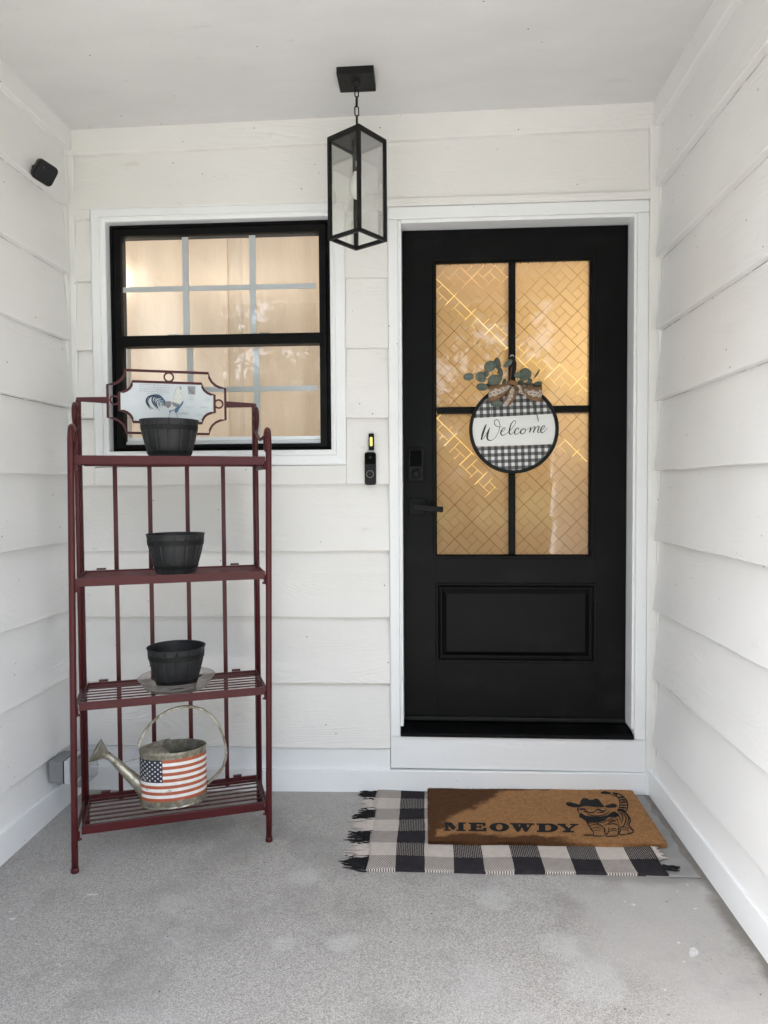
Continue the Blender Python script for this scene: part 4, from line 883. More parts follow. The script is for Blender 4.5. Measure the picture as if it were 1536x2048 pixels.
# shelves
def shelf(z):
    b = B(); u0, u1, v0, v1 = 0.022, 0.6275 + 0.013 * z, 0.004, RD - 0.030
    box(b, u0, u1, v0, v0 + .004, z, z + RH); sh = obj('shelf', b, 'rack_paint', rack, bevel=0.0012)
    b = B(); box(b, u0 + .004, u1 - .004, v1 - .004, v1, z, z + RH - .004); obj('back_rail', b, 'rack_paint', sh)
    for q in ((u0, u0 + .0038), (u1 - .0038, u1)):
        b = B(); box(b, q[0], q[1], v0 + .0042, v1, z + .002, z + RH - .002); obj('end_rail', b, 'rack_paint', sh)
    n = 7
    for k in range(n):
        v = v0 + (v1 - v0) * (k + 0.9) / (n + 0.6); b = B(); tube(b, [(u0 + .004, v, z + 0.017), (u1 - .004, v, z + 0.017)], 0, flat=(0.0085, 0.003), ref=(0, 0, 1)); obj('slat', b, 'rack_paint', sh)
    for u in (0.075, 0.555):
        b = B(); box(b, u - .016, u + .016, v1 - .002, v1 + .014, z + RH - .003, z + RH + .003); obj('latch_tab', b, 'rack_paint', sh, bevel=0.001)
    for u in (0.0125 + 0.008 * z, RW - 0.0115 + 0.009 * z):
        b = B(); tube(b, [(u, 0.006, z + 0.012), (u, 0.006, z - 0.018)], 0.004, 8); tube(b, [(u - .009, 0.006, z - .014), (u + .009, 0.006, z - .014)], 0.004, 8); obj('hinge_hook', b, 'rack_paint', sh)
    return sh
for z in SH: shelf(z)
SLAT = [z + 0.0198 for z in SH]

# ================================================================== planters on the rack
def planter_mesh():
    b = B(); H = 0.140; n = 112; st = 14
    prof = [(0.0680, 0.0, 0), (0.0715, 0.006, 0), (0.0735, 0.017, 0), (0.0752, 0.0172, 1), (0.0790, 0.030, 1), (0.0780, 0.0305, 0), (0.0850, 0.055, 0), (0.0915, 0.080, 0), (0.0955, 0.1010, 0), (0.0972, 0.1012, 1), (0.0992, 0.1195, 1), (0.0980, 0.120, 0), (0.1010, 0.1385, 0), (0.1030, 0.1390, 0), (0.1030, 0.1405, 0)]
    rings = []
    for r, z, band in prof:
        rg = []
        for k in range(n):
            a = 2 * math.pi * k / n; g = (k % (n // st)) in (0,); rr_ = r - (0.0036 if (g and not band and z < 0.138) else 0)
            rg.append(b.verts.new((rr_ * math.cos(a), rr_ * math.sin(a), z)))
        rings.append(rg)
    for i, (a, c) in enumerate(zip(rings[:-1], rings[1:])):
        mi = 1 if (prof[i][2] and prof[i + 1][2]) else 0
        for k in range(n): b.faces.new((a[k], a[(k + 1) % n], c[(k + 1) % n], c[k])).material_index = mi
    inner = [(0.1005, 0.1405), (0.0985, 0.137), (0.090, 0.08), (0.070, 0.006)]
    prev = rings[-1]
    for r, z in inner:
        cur_ = [b.verts.new((r * math.cos(2 * math.pi * k / n), r * math.sin(2 * math.pi * k / n), z)) for k in range(n)]
        for k in range(n): b.faces.new((prev[k], prev[(k + 1) % n], cur_[(k + 1) % n], cur_[k]))
        prev = cur_
    b.faces.new(prev); b.faces.new(rings[0][::-1])
    me = bpy.data.meshes.new('planter'); bmesh.ops.recalc_face_normals(b, faces=b.faces[:]); b.to_mesh(me); b.free()
    for m in ('pot_plastic', 'pot_band'): me.materials.append(M[m])
    return me
pm = planter_mesh()
labels = ['black half-barrel planter on the top shelf in front of the rooster plaque', 'black half-barrel planter resting directly on the second shelf slats', 'black half-barrel planter standing in the clear plastic saucer']
for (u, v, z, a, lb) in ((0.323, 0.135, SLAT[0] + 0.0002, 0.10, labels[0]), (0.338, 0.135, SLAT[1] + 0.0002, 0.05, labels[1]), (0.334, 0.135, SLAT[2] + 0.0075, 0.13, labels[2])):
    o = bpy.data.objects.new('planter', pm); COL.objects.link(o); xy = rw(u, v); o.location = (xy[0], xy[1], z); o.rotation_euler = (0, 0, a); tag(o, lb, 'planter', 'black planters on the rack')
b = B(); n = 72; rings = []
for r, z, fl in ((0.0001, 0.0035, 0), (0.104, 0.0035, 0), (0.112, 0.006, 0.3), (0.121, 0.020, .6), (0.129, 0.036, .6), (0.134, 0.037, .2), (0.135, 0.040, 0.1), (0.132, 0.0395, 0.1), (0.126, 0.036, .6), (0.118, 0.020, .6), (0.108, 0.0015, .3), (0.0001, 0.0003, 0)):
    rings.append([b.verts.new(((r + 0.0022 * fl * math.cos(18 * 2 * math.pi * k / n)) * math.cos(2 * math.pi * k / n), (r + 0.0022 * fl * math.cos(18 * 2 * math.pi * k / n)) * math.sin(2 * math.pi * k / n), z)) for k in range(n)])
for a, c in zip(rings[:-1], rings[1:]):
    for k in range(n): b.faces.new((a[k], a[(k + 1) % n], c[(k + 1) % n], c[k]))
xy = rw(0.334, 0.135); sau = obj('saucer', b, 'clear_plastic', None, (xy[0], xy[1], SLAT[2] + 0.0003), smooth=True); tag(sau, 'clear fluted plastic plant saucer on the third shelf of the rack', 'saucer')

# ================================================================== watering can with a flag
xy = rw(0.318, 0.135)
can = empty('watering_can', (xy[0], xy[1], SLAT[3] + 0.0003), RA, 'galvanised oval watering can painted with stars and stripes on the lowest shelf', 'watering can')
A_, B_ = 0.1155, 0.074; n = 96
def oval(k, n, da=0.0): a = 2 * math.pi * k / n; return ((A_ + da) * math.cos(a), (B_ + da) * math.sin(a))
zs = [0.0, 0.003, 0.0285]; fl0, fl1 = 0.0300, 0.1780; stz = [fl0 + (fl1 - fl0) * i / 13 for i in range(14)]
rows = [(0.0, -0.003, 3), (0.004, 0.0015, 3), (0.008, 0.0, 3), (0.0285, 0.0, 3)] + [(z, 0.0004, None) for z in stz] + [(0.1785, -0.0004, 3), (0.186, 0.0, 3), (0.192, 0.0015, 3), (0.198, 0.0015, 3), (0.200, 0.0, 3)]
b = B(); rings = [[b.verts.new((*oval(k, n, da), z)) for k in range(n)] for z, da, _ in rows]
cu1 = -0.036                                                              # right edge of the blue field on the front
for i, (a, c) in enumerate(zip(rings[:-1], rings[1:])):
    si = i - 4
    for k in range(n):
        f = b.faces.new((a[k], a[(k + 1) % n], c[(k + 1) % n], c[k])); mi = 3
        if 0 <= si < 13:
            xm = (oval(k, n)[0] + oval(k + 1, n)[0]) / 2; ym = (oval(k, n)[1] + oval(k + 1, n)[1]) / 2
            mi = 0 if si % 2 == 0 else 1
            if ym < 0 and xm < cu1 and si >= 6: mi = 2
        f.material_index = mi
prev = rings[-1]
for da, z in ((-0.003, 0.200), (-0.003, 0.004)):
    cu = [b.verts.new((*oval(k, n, da), z)) for k in range(n)]
    for k in range(n): b.faces.new((prev[k], prev[(k + 1) % n], cu[(k + 1) % n], cu[k])).material_index = 3
    prev = cu
b.faces.new(prev).material_index = 3; b.faces.new(rings[0][::-1]).material_index = 3
obj('body', b, ['flag_red', 'flag_white', 'flag_blue', 'galvanised'], can, smooth=False)
# stars laid on the blue field along the curved front
b = B(); arc = []; tot = 0; a0 = math.pi; a = math.pi; prevp = None; tab = []
for k in range(200):
    a = math.pi + (math.pi / 2) * k / 199; p = (A_ * math.cos(a), B_ * math.sin(a))
    if prevp: tot += math.dist(p, prevp)
    tab.append((tot, a)); prevp = p
    if p[0] > cu1: break
def at_arc(s):
    for (s0, a1), (s1, a2) in zip(tab[:-1], tab[1:]):
        if s0 <= s <= s1: return a1 + (a2 - a1) * (s - s0) / max(1e-9, s1 - s0)
    return tab[-1][1]
cz0, cz1 = stz[6], fl1; W_ = tab[-1][0]; rowsn = 9; coln = 11
for r in range(rowsn):
    for c in range(coln):
        if (r + c) % 2: continue
        s = W_ * (c + 0.7) / (coln + 0.4); zc_ = cz0 + (cz1 - cz0) * (r + 0.9) / (rowsn + 0.8); vs = []
        for k in range(10):
            an = math.pi / 2 + k * math.pi / 5; rr_ = 0.0046 if k % 2 == 0 else 0.0019
            ang = at_arc(min(W_, max(0, s + rr_ * math.cos(an)))); vs.append(b.verts.new(((A_ + 0.0009) * math.cos(ang), (B_ + 0.0009) * math.sin(ang), zc_ + rr_ * math.sin(an))))
        cv = at_arc(s); ctr = b.verts.new(((A_ + 0.0011) * math.cos(cv), (B_ + 0.0011) * math.sin(cv), zc_))
        for k in range(10): b.faces.new((vs[k], vs[(k + 1) % 10], ctr))
stars = obj('stars', b, 'flag_white', can); stars['kind'] = 'stuff'
# half cover over the spout side
b = B(); nn = 24; rim = []; top = []
rings = []
for j in range(7):
    fj = j / 6; ring = []
    for k in range(nn + 1):
        a = math.pi / 2 + math.pi * k / nn; x0, y0 = (A_ + .002) * math.cos(a), (B_ + .002) * math.sin(a)
        xe = -0.012 + 0.030 * (1 - (y0 / B_) ** 2) * 0 - 0.024 * (1 - (y0 / B_) ** 2)
        x = x0 + (xe - x0) * fj if x0 < xe else xe
        hgt = 0.015 * math.sin(fj * math.pi / 2) * (1 - (y0 / (B_ + .003)) ** 2) ** 0.5
        ring.append(b.verts.new((x, y0, 0.200 + hgt)))
    rings.append(ring)
for a, c in zip(rings[:-1], rings[1:]):
    for k in range(nn):
        try: b.faces.new((a[k], a[k + 1], c[k + 1], c[k]))
        except ValueError: pass
bmesh.ops.remove_doubles(b, verts=b.verts[:], dist=1e-5); o = obj('half_cover', b, 'galvanised', can, smooth=True); md = o.modifiers.new('thick', 'SOLIDIFY'); md.thickness = 0.0015
# hoop handle, brace, spout with a flared rose
hp = [(-0.119, 0, 0.205), (-0.113, 0, 0.232), (-0.079, 0, 0.287), (-0.018, 0, 0.329), (0.054, 0, 0.340), (0.120, 0, 0.312), (0.165, 0, 0.250), (0.186, 0, 0.170), (0.180, 0, 0.118), (0.160, 0, 0.085), (0.117, 0, 0.048)]
b = B(); tube(b, [tuple(p) for p in smooth_path(hp, 6)], 0, flat=(0.0085, 0.012), ref=(0, 1, 0)); 
o = obj('handle', b, 'galvanised', can, bevel=0.0008)
b = B(); tube(b, [(-0.118, 0, 0.170), (-0.188, 0, 0.158)], 0.0024, 8); obj('brace', b, 'galvanised', can)
b = B(); tube(b, [(-0.100, 0, 0.048), (-0.122, 0, 0.080), (-0.205, 0, 0.176), (-0.224, 0, 0.196)], [0.026, 0.022, 0.0125, 0.0115], 20); obj('spout', b, 'galvanised', can, smooth=True)
dirv = Vector((-0.86, 0, 0.50)).normalized(); c0 = Vector((-0.218, 0, 0.189)); b = B()
sv = Vector((0, 1, 0)); tv = dirv.cross(sv)
rr2 = []
for d, r_ in ((0.0, 0.012), (0.012, 0.014), (0.050, 0.042), (0.052, 0.0425), (0.0525, 0.040), (0.050, 0.002)):
    rr2.append([b.verts.new(c0 + dirv * d + sv * (r_ * math.cos(2 * math.pi * k / 24)) + tv * (r_ * math.sin(2 * math.pi * k / 24))) for k in range(24)])
for a, c in zip(rr2[:-1], rr2[1:]):
    for k in range(24): b.faces.new((a[k], a[(k + 1) % 24], c[(k + 1) % 24], c[k]))
b.faces.new(rr2[-1]); obj('sprinkler_rose', b, 'galvanised', can, smooth=False)

# ================================================================== rug and doormat
rx0, ry0 = -0.2035, -0.627; RUW, RUD = 0.978, 0.604
rug = empty('plaid_rug', (rx0, ry0, floor_z(rx0, ry0)), 0, 'black and cream buffalo plaid rug with fringed ends under the doormat', 'rug')
b = B(); nx, ny = 60, 40; th = 0.0055
def rug_pt(i, j, top):
    x = RUW * i / nx; y = RUD * j / ny; wob = 0.004 * math.sin(9 * y + 0.7) + 0.003 * math.sin(23 * y)
    if i == 0: x += wob
    if i == nx: x -= wob * 1.5 + 0.012 * max(0, (j / ny - 0.2))
    y2 = y + 0.003 * math.sin(11 * x) * (1 if j == 0 else 0)
    z = floor_z(rx0 + x, ry0 + y) - floor_z(rx0, ry0) + (th + 0.0030 + 0.0030 * math.sin(14 * x + 3 * y) * math.sin(11 * y + 1) + (0.0016 * math.sin(17 * x) if j == 0 else 0) if top else 0.0004)
    return (x, y2, z)
gt = [[b.verts.new(rug_pt(i, j, True)) for i in range(nx + 1)] for j in range(ny + 1)]
for j in range(ny):
    for i in range(nx): b.faces.new((gt[j][i], gt[j][i + 1], gt[j + 1][i + 1], gt[j + 1][i]))
edge = [(i, 0) for i in range(nx)] + [(nx, j) for j in range(ny)] + [(i, ny) for i in range(nx, 0, -1)] + [(0, j) for j in range(ny, 0, -1)]
eb = [b.verts.new(rug_pt(i, j, False)) for i, j in edge]
for k in range(len(edge)):
    i, j = edge[k]; i2, j2 = edge[(k + 1) % len(edge)]; b.faces.new((gt[j][i], eb[k], eb[(k + 1) % len(edge)], gt[j2][i2]))
obj('woven_field', b, 'plaid_weave', rug, smooth=True)
def tassel(x, y, dirx, L, col, rr_, spread=0.02, nst=7, lift=0.003):
    lift += 0.002 if dirx > 0 else 0
    b = B()
    for s in range(nst):
        y0 = y + (s / (nst - 1) - 0.5) * spread * 1.4; dy = rr_.uniform(-1.1, 1.1) * spread; Ls = L * rr_.uniform(0.6, 1.15); pts = []
        ph = rr_.uniform(0, 6)
        for q in range(6):
            f = q / 5; X = x + dirx * (Ls * f) - dirx * 0.004; Y = y0 * (1 - 0.5 * f) + (y + dy) * 0.5 * f + 0.004 * math.sin(ph + 4 * f); Z = floor_z(rx0 + X, ry0 + Y) - floor_z(rx0, ry0) + (0.0026 if dirx < 0 else 0.0062) + lift * (1 - f) + 0.003 * abs(math.sin(ph + 5 * f)) * f
            pts.append((X, Y, Z))
        tube(b, pts, [0.0022, 0.0024, 0.0024, 0.0023, 0.0020, 0.0012], 5)
    return obj('tassel', b, 'yarn_black' if col else 'yarn_cream', rug, smooth=True)
rr_ = random.Random(3)
for row in range(7):
    y0 = RR * (row + 0.5); blk = row % 2 == 0
    for s in (-0.030, -0.010, 0.011, 0.031):
        tassel(0.002, y0 + s, -1, rr_.uniform(0.055, 0.095) * (0.85 if row > 4 else 1.0), blk, rr_, 0.026, 6)
        if (row == 1) or rr_.random() < 0.22: tassel(RUW - 0.012 * max(0, (y0 / RUD - 0.2)) - 0.003, y0 + s, 1, rr_.uniform(0.02, 0.05), blk, rr_, 0.018)
b = B()
for s in range(9):
    X = 0.09 + rr_.uniform(-.008, .012); pts = [(X + rr_.uniform(-.012, .014) * f, RUD - 0.008 + 0.012 * f, floor_z(rx0 + X, ry0 + RUD) - floor_z(rx0, ry0) + 0.007 + 0.012 * math.sin(f * 2.6) * rr_.uniform(.6, 1)) for f in (0, .25, .5, .75, 1)]; tube(b, pts, 0.0018, 5)
obj('loose_yarn', b, 'yarn_black', rug, smooth=True)

b = B(); nx, ny = 16, 44; px0_, px1_ = 0.70, 0.872
def pad_pt(i, j):
    x = px0_ + (px1_ - px0_) * i / nx; y = -0.636 + 0.585 * j / ny; f = max(0.0, (x - 0.74) / 0.13)
    x2 = x - (0.004 * math.sin(23 * y) + 0.003 * math.sin(61 * y) + 0.006 if i == nx else 0)
    return (x2, y, floor_z(x, y) + 0.0016 + f * 0.0014 * (1 + math.sin(70 * y + 22 * x)) * (0.5 + 0.5 * math.sin(19 * y + 3)) + (0.0012 * (1 + math.sin(40 * x)) if j == 0 else 0))
gp = [[b.verts.new(pad_pt(i, j)) for i in range(nx + 1)] for j in range(ny + 1)]
for j in range(ny):
    for i in range(nx): b.faces.new((gp[j][i], gp[j][i + 1], gp[j + 1][i + 1], gp[j + 1][i]))
pad = obj('rug_pad', b, 'pad_grey', smooth=True); md = pad.modifiers.new('thick', 'SOLIDIFY'); md.thickness = 0.0012; tag(pad, 'thin wrinkled grey rug pad sticking out beside the plaid rug', 'rug pad')
MZ = 0.0195
mc = [onF(857, 1575, MZ), onF(1265, 1578, MZ), onF(1326, 1687, MZ), onF(857, 1684, MZ)]
mx0m, mx1m, my0m, my1m = 0.0055, 0.822, -0.462, -0.0385
mat_ = empty('doormat', (0, 0, 0), 0, 'brown coir doormat with MEOWDY lettering and a cat in a cowboy hat', 'doormat')
b = B(); nx, ny = 40, 22
def mat_pt(i, j, top):
    x = mx0m + (mx1m - mx0m) * i / nx; y = my0m + (my1m - my0m) * j / ny
    x += 0.0025 * math.sin(31 * y) * (1 if i in (0, nx) else 0) - (0.006 * (j / ny) if False else 0); y += 0.002 * math.sin(27 * x) * (1 if j in (0, ny) else 0)
    return (x, y, floor_z(x, y) + (MZ + 0.0006 * math.sin(20 * x) if top else 0.0070))
gt = [[b.verts.new(mat_pt(i, j, True)) for i in range(nx + 1)] for j in range(ny + 1)]
for j in range(ny):
    for i in range(nx): b.faces.new((gt[j][i], gt[j][i + 1], gt[j + 1][i + 1], gt[j + 1][i]))
edge = [(i, 0) for i in range(nx)] + [(nx, j) for j in range(ny)] + [(i, ny) for i in range(nx, 0, -1)] + [(0, j) for j in range(ny, 0, -1)]
eb = [b.verts.new(mat_pt(i, j, False)) for i, j in edge]
for k in range(len(edge)):
    i, j = edge[k]; i2, j2 = edge[(k + 1) % len(edge)]; b.faces.new((gt[j][i], eb[k], eb[(k + 1) % len(edge)], gt[j2][i2]))
obj('coir_pad', b, 'coir', mat_)
# bristles along the cut edges
b = B(); rr_ = random.Random(5)
def bristle(x, y, z, d):
    p = Vector((x, y, z)); s = d.cross(Vector((rr_.random() - .5, rr_.random() - .5, rr_.random() - .5))).normalized() * 0.0007
    b.faces.new([b.verts.new(v) for v in (p - s, p + s, p + d)])
for k in range(9000):
    q = rr_.random()
    if q < 0.55: x = rr_.uniform(mx0m, mx1m); y = my0m + 0.001; out = Vector((0, -1, 0))
    elif q < 0.7: x = rr_.uniform(mx0m, mx1m); y = my1m - 0.001; out = Vector((0, 1, 0))
    elif q < 0.85: x = mx0m + 0.001; y = rr_.uniform(my0m, my1m); out = Vector((-1, 0, 0))
    else: x = mx1m - 0.001; y = rr_.uniform(my0m, my1m); out = Vector((1, 0, 0))
    z = floor_z(x, y) + rr_.uniform(0.007, MZ + 0.0005); d = (out * rr_.uniform(0.2, 1) + Vector((rr_.uniform(-.5, .5), rr_.uniform(-.5, .5), rr_.uniform(-0.2, 1)))) * 0.0055
    bristle(x, y, z, d)
o = obj('bristles', b, 'coir', mat_); o['kind'] = 'stuff'

# lettering MEOWDY, slab letters in a unit box
def ellipse(cx_, cy_, rx, ry, n=28, a0=0, a1=360): return [(cx_ + rx * math.cos(R(a0 + (a1 - a0) * k / n)), cy_ + ry * math.sin(R(a0 + (a1 - a0) * k / n))) for k in range(n + (0 if a1 - a0 >= 360 else 1))]
rect = lambda x0, x1, y0, y1: [(x0, y0), (x1, y0), (x1, y1), (x0, y1)]
def ringquads(o_, i_): return [[o_[k], o_[(k + 1) % len(o_)], i_[(k + 1) % len(i_)], i_[k]] for k in range(len(o_))]
def arcquads(o_, i_): return [[o_[k], o_[k + 1], i_[k + 1], i_[k]] for k in range(len(o_) - 1)]
GL = {
 'M': [rect(.08, .20, .14, .86), rect(0, .32, 0, .17), rect(0, .26, .83, 1), [(.08, 1), (.34, 1), (.56, .42), (.46, .10), (.40, .10)], [(.46, .10), (.56, .42), (.70, 1), (.66, .86)], rect(.66, .90, 0, 1), rect(.58, 1, 0, .17), rect(.66, 1, .83, 1)],
 'E': [rect(.10, .42, 0, 1), rect(0, .92, .80, 1), rect(.76, .92, .62, .82), rect(.40, .66, .43, .58), rect(.58, .68, .33, .68), rect(0, .98, 0, .19), rect(.80, .98, 0, .40)],
 'O': ringquads(ellipse(.5, .5, .5, .52), ellipse(.5, .5, .17, .36)),
 'W': [rect(0, .40, .83, 1), rect(.34, .72, .83, 1), rect(.72, 1, .83, 1), [(.06, .9), (.32, .9), (.44, .25), (.36, 0), (.28, 0)], [(.28, 0), (.36, 0), (.55, .75), (.50, .9), (.46, .9)], [(.42, .9), (.66, .9), (.76, .25), (.70, 0), (.60, 0)], [(.60, 0), (.70, 0), (.92, .9), (.84, .9)]],
 'D': [rect(.10, .40, 0, 1), rect(0, .55, .82, 1), rect(0, .55, 0, .18)] + arcquads(ellipse(.5, .5, .5, .50, 16, -90, 90), ellipse(.48, .5, .20, .34, 16, -90, 90)),
 'Y': [rect(0, .40, .83, 1), rect(.60, 1, .83, 1), [(.06, .9), (.34, .9), (.56, .5), (.56, .38), (.40, .38)], [(.56, .38), (.56, .52), (.76, .9), (.92, .9), (.64, .38)], rect(.38, .64, .1, .5), rect(.26, .78, 0, .17)]}
zone = [('M', 85, 305), ('E', 335, 515), ('O', 540, 735), ('W', 742, 985), ('D', 1008, 1220), ('Y', 1210, 1422)]
for ch, c0, c1 in zone:
    b = B(); n0 = 0
    for pl in GL[ch]:
        n0 += 1
        def to3(u, v, c0=c0, c1=c1):
            cxp = c0 + (c1 - c0) * u; base = 305 + (cxp - 85) * 0.0135; topc = 220 + (cxp - 85) * 0.0125
            P = onF(870 + cxp / 4.955, 1600 + (base + (topc - base) * v) / 4.955, MZ + 0.0014); return (P[0], P[1], P[2])
        poly2d(b, pl, to3, Vector((0, 0, 0.00004 * n0)))
    obj('letter', b, 'print_black', mat_)
# the cat in a hat
b = B(); lf = 0
def CP(a, c): P = onF(1100 + a / 5.908, 1560 + c / 5.908, MZ + 0.0014); return (P[0], P[1], P[2])
def LC():
    global lf; lf += 1; return Vector((0, 0, 0.00003 * lf))
def cp(*pts): poly2d(b, pts, CP, LC())
def cs_(w, *pts): stroke2d(b, [(*p, 1.3 * w * (0.55 if i in (0, len(pts) - 1) else 1.0)) for i, p in enumerate(pts)], CP, LC(), 0, 4)
cp((350, 292), (362, 245), (388, 216), (430, 214), (470, 234), (500, 232), (545, 215), (580, 235), (612, 278), (642, 312), (600, 318), (500, 302), (400, 296))
cp((185, 282), (200, 262), (240, 262), (300, 276), (350, 290), (400, 297), (340, 322), (270, 322), (210, 306)); cp((640, 312), (690, 290), (750, 275), (785, 290), (797, 310), (770, 326), (700, 330), (655, 322))
cs_(12, (340, 318), (420, 300), (520, 308), (640, 320))
cp((345, 395), (370, 390), (420, 422), (500, 432), (600, 432), (680, 416), (722, 384), (690, 440), (640, 486), (560, 497), (500, 490), (440, 512), (418, 480), (380, 455), (346, 440)); cp((722, 384), (760, 370), (805, 392), (820, 418), (790, 436), (735, 442), (690, 440))
for w, *pts in ((12, (342, 325), (326, 352), (346, 392)), (9, (440, 405), (500, 422), (590, 422), (660, 402), (702, 374)), (16, (346, 350), (385, 342), (432, 362)), (12, (400, 372), (440, 378), (480, 392)), (13, (520, 378), (566, 350), (610, 366), (664, 362)), (9, (560, 384), (610, 384), (650, 380)), (12, (470, 390), (498, 384), (524, 386)),
        (7, (478, 316), (486, 350)), (7, (532, 322), (520, 356)), (7, (400, 326), (426, 346)), (7, (600, 330), (588, 350)), (8, (640, 334), (684, 358)), (6, (440, 320), (452, 345)), (6, (566, 324), (556, 346)),
        (26, (600, 155), (650, 150), (720, 160)), (18, (745, 158), (775, 166), (800, 182)), (10, (730, 150), (820, 168), (888, 220), (918, 284), (910, 350), (890, 384)), (8, (720, 172), (780, 190), (814, 230), (826, 290), (806, 346)),
        (15, (800, 212), (840, 204), (872, 212)), (15, (816, 242), (860, 236), (900, 244)), (15, (824, 272), (870, 264), (914, 268)), (14, (822, 302), (870, 298), (914, 302)), (14, (816, 330), (864, 328), (910, 334)), (22, (802, 352), (850, 358), (890, 372)),
        (12, (790, 362), (860, 372), (920, 420), (950, 480), (932, 540), (985, 604), (950, 634), (900, 642)), (12, (436, 505), (480, 572), (520, 632)), (9, (520, 632), (506, 655), (560, 666), (640, 660)), (9, (600, 530), (640, 580), (652, 624), (640, 660)),
        (9, (652, 560), (640, 600), (660, 640)), (9, (692, 560), (690, 620), (660, 660), (720, 668), (795, 660), (800, 640)), (9, (802, 520), (812, 600), (800, 640)), (10, (822, 540), (830, 606), (810, 640), (860, 650), (905, 644)), (9, (922, 560), (926, 640)), (8, (936, 560), (970, 600)),
        (8, (620, 512), (700, 472), (780, 444)), (8, (640, 542), (720, 502), (792, 470)), (9, (756, 378), (816, 430), (832, 486)), (10, (800, 372), (858, 430), (842, 520)), (10, (842, 384), (898, 444), (880, 530), (842, 562)), (10, (880, 392), (930, 452), (902, 552)),
        (8, (450, 522), (520, 502), (600, 532)), (8, (470, 552), (540, 526), (620, 560)), (7, (490, 582), (550, 560), (620, 592)), (7, (512, 610), (560, 596), (600, 612)), (9, (700, 590), (756, 578), (800, 590)), (8, (700, 612), (756, 602), (796, 612)), (9, (690, 532), (756, 520), (800, 540)), (8, (832, 572), (880, 560), (922, 580)), (7, (836, 596), (880, 590), (916, 602)),
        (7, (560, 512), (600, 506), (640, 516)), (5, (548, 640), (552, 660)), (5, (590, 640), (594, 662)), (5, (720, 640), (724, 664)), (5, (756, 640), (758, 662)), (8, (770, 450), (800, 480), (806, 530)), (8, (690, 500), (740, 480), (780, 500))):
    cs_(w, *pts)
cp((375, 656), (430, 648), (510, 650), (500, 662), (430, 663))
obj('cat_print', b, 'print_black', mat_)

# ================================================================== welcome sign on the door
SX, SZ, SR = 0.361, 1.487, 0.1815
SY = 0.034
sign = empty('welcome_sign', (SX, SY, SZ), 0, 'round Welcome sign with gingham, burlap bow and leaves hanging on the door', 'sign')
def disc(bm, r, y0, y1, n=96):
    prism(bm, [(r * math.cos(2 * math.pi * k / n), y0, r * math.sin(2 * math.pi * k / n)) for k in range(n)], (0, y1 - y0, 0))
b = B(); disc(b, SR - .012, 0.004, 0.014); obj('round_board', b, 'gingham', sign)
b = B(); n = 96; rg = []
for r, y in ((SR - .0135, 0.010), (SR - .0135, -0.006), (SR - .0115, -0.008), (SR - .002, -0.008), (SR, -0.006), (SR, 0.015), (SR - .0135, 0.015)):
    rg.append([b.verts.new((r * math.cos(2 * math.pi * k / n), y, r * math.sin(2 * math.pi * k / n))) for k in range(n)])
for a, c in zip(rg[:-1], rg[1:]):
    for k in range(n): b.faces.new((a[k], a[(k + 1) % n], c[(k + 1) % n], c[k]))
obj('rim', b, 'black_metal', sign, smooth=False)
SK = 0.1815 / 570.0
def SP(a, c, y=0.0): return ((a - 822) * SK, y, (1030 - c) * SK)
# white band, cut to the circle
rin = SR - .0138
def chord(z0, sl, sgn):
    for k in range(4000):
        x = sgn * rin * (1 - k / 4000); z = z0 + sl * x
        if x * x + z * z <= rin * rin: return x, z
zt_, slt = (1030 - 860) * SK, 0.045; zb2, slb = (1030 - 1236) * SK, 0.02
pts = []
xr1, zr1 = chord(zt_, slt, 1); xl1, zl1 = chord(zt_, slt, -1); xr0, zr0 = chord(zb2, slb, 1); xl0, zl0 = chord(zb2, slb, -1)
for k in range(13): a = math.atan2(zr0, xr0) + (math.atan2(zr1, xr1) - math.atan2(zr0, xr0)) * k / 12; pts.append((rin * math.cos(a), 0, rin * math.sin(a)))
a1, a0_ = math.atan2(zl1, xl1), math.atan2(zl0, xl0) + 2 * math.pi
for k in range(13): a = a1 + (a0_ - a1) * k / 12; pts.append((rin * math.cos(a), 0, rin * math.sin(a)))
b = B(); prism(b, pts, (0, 0.0045, 0)); obj('white_band', b, 'white_board', sign)
b = B(); stroke2d(b, [(345, 1246, 5), (600, 1250, 5), (900, 1243, 5), (1296, 1226, 5)], lambda a, c: SP(a, c, 0), Vector((0, -0.0006, 0))); obj('band_edge', b, 'raw_wood', sign)
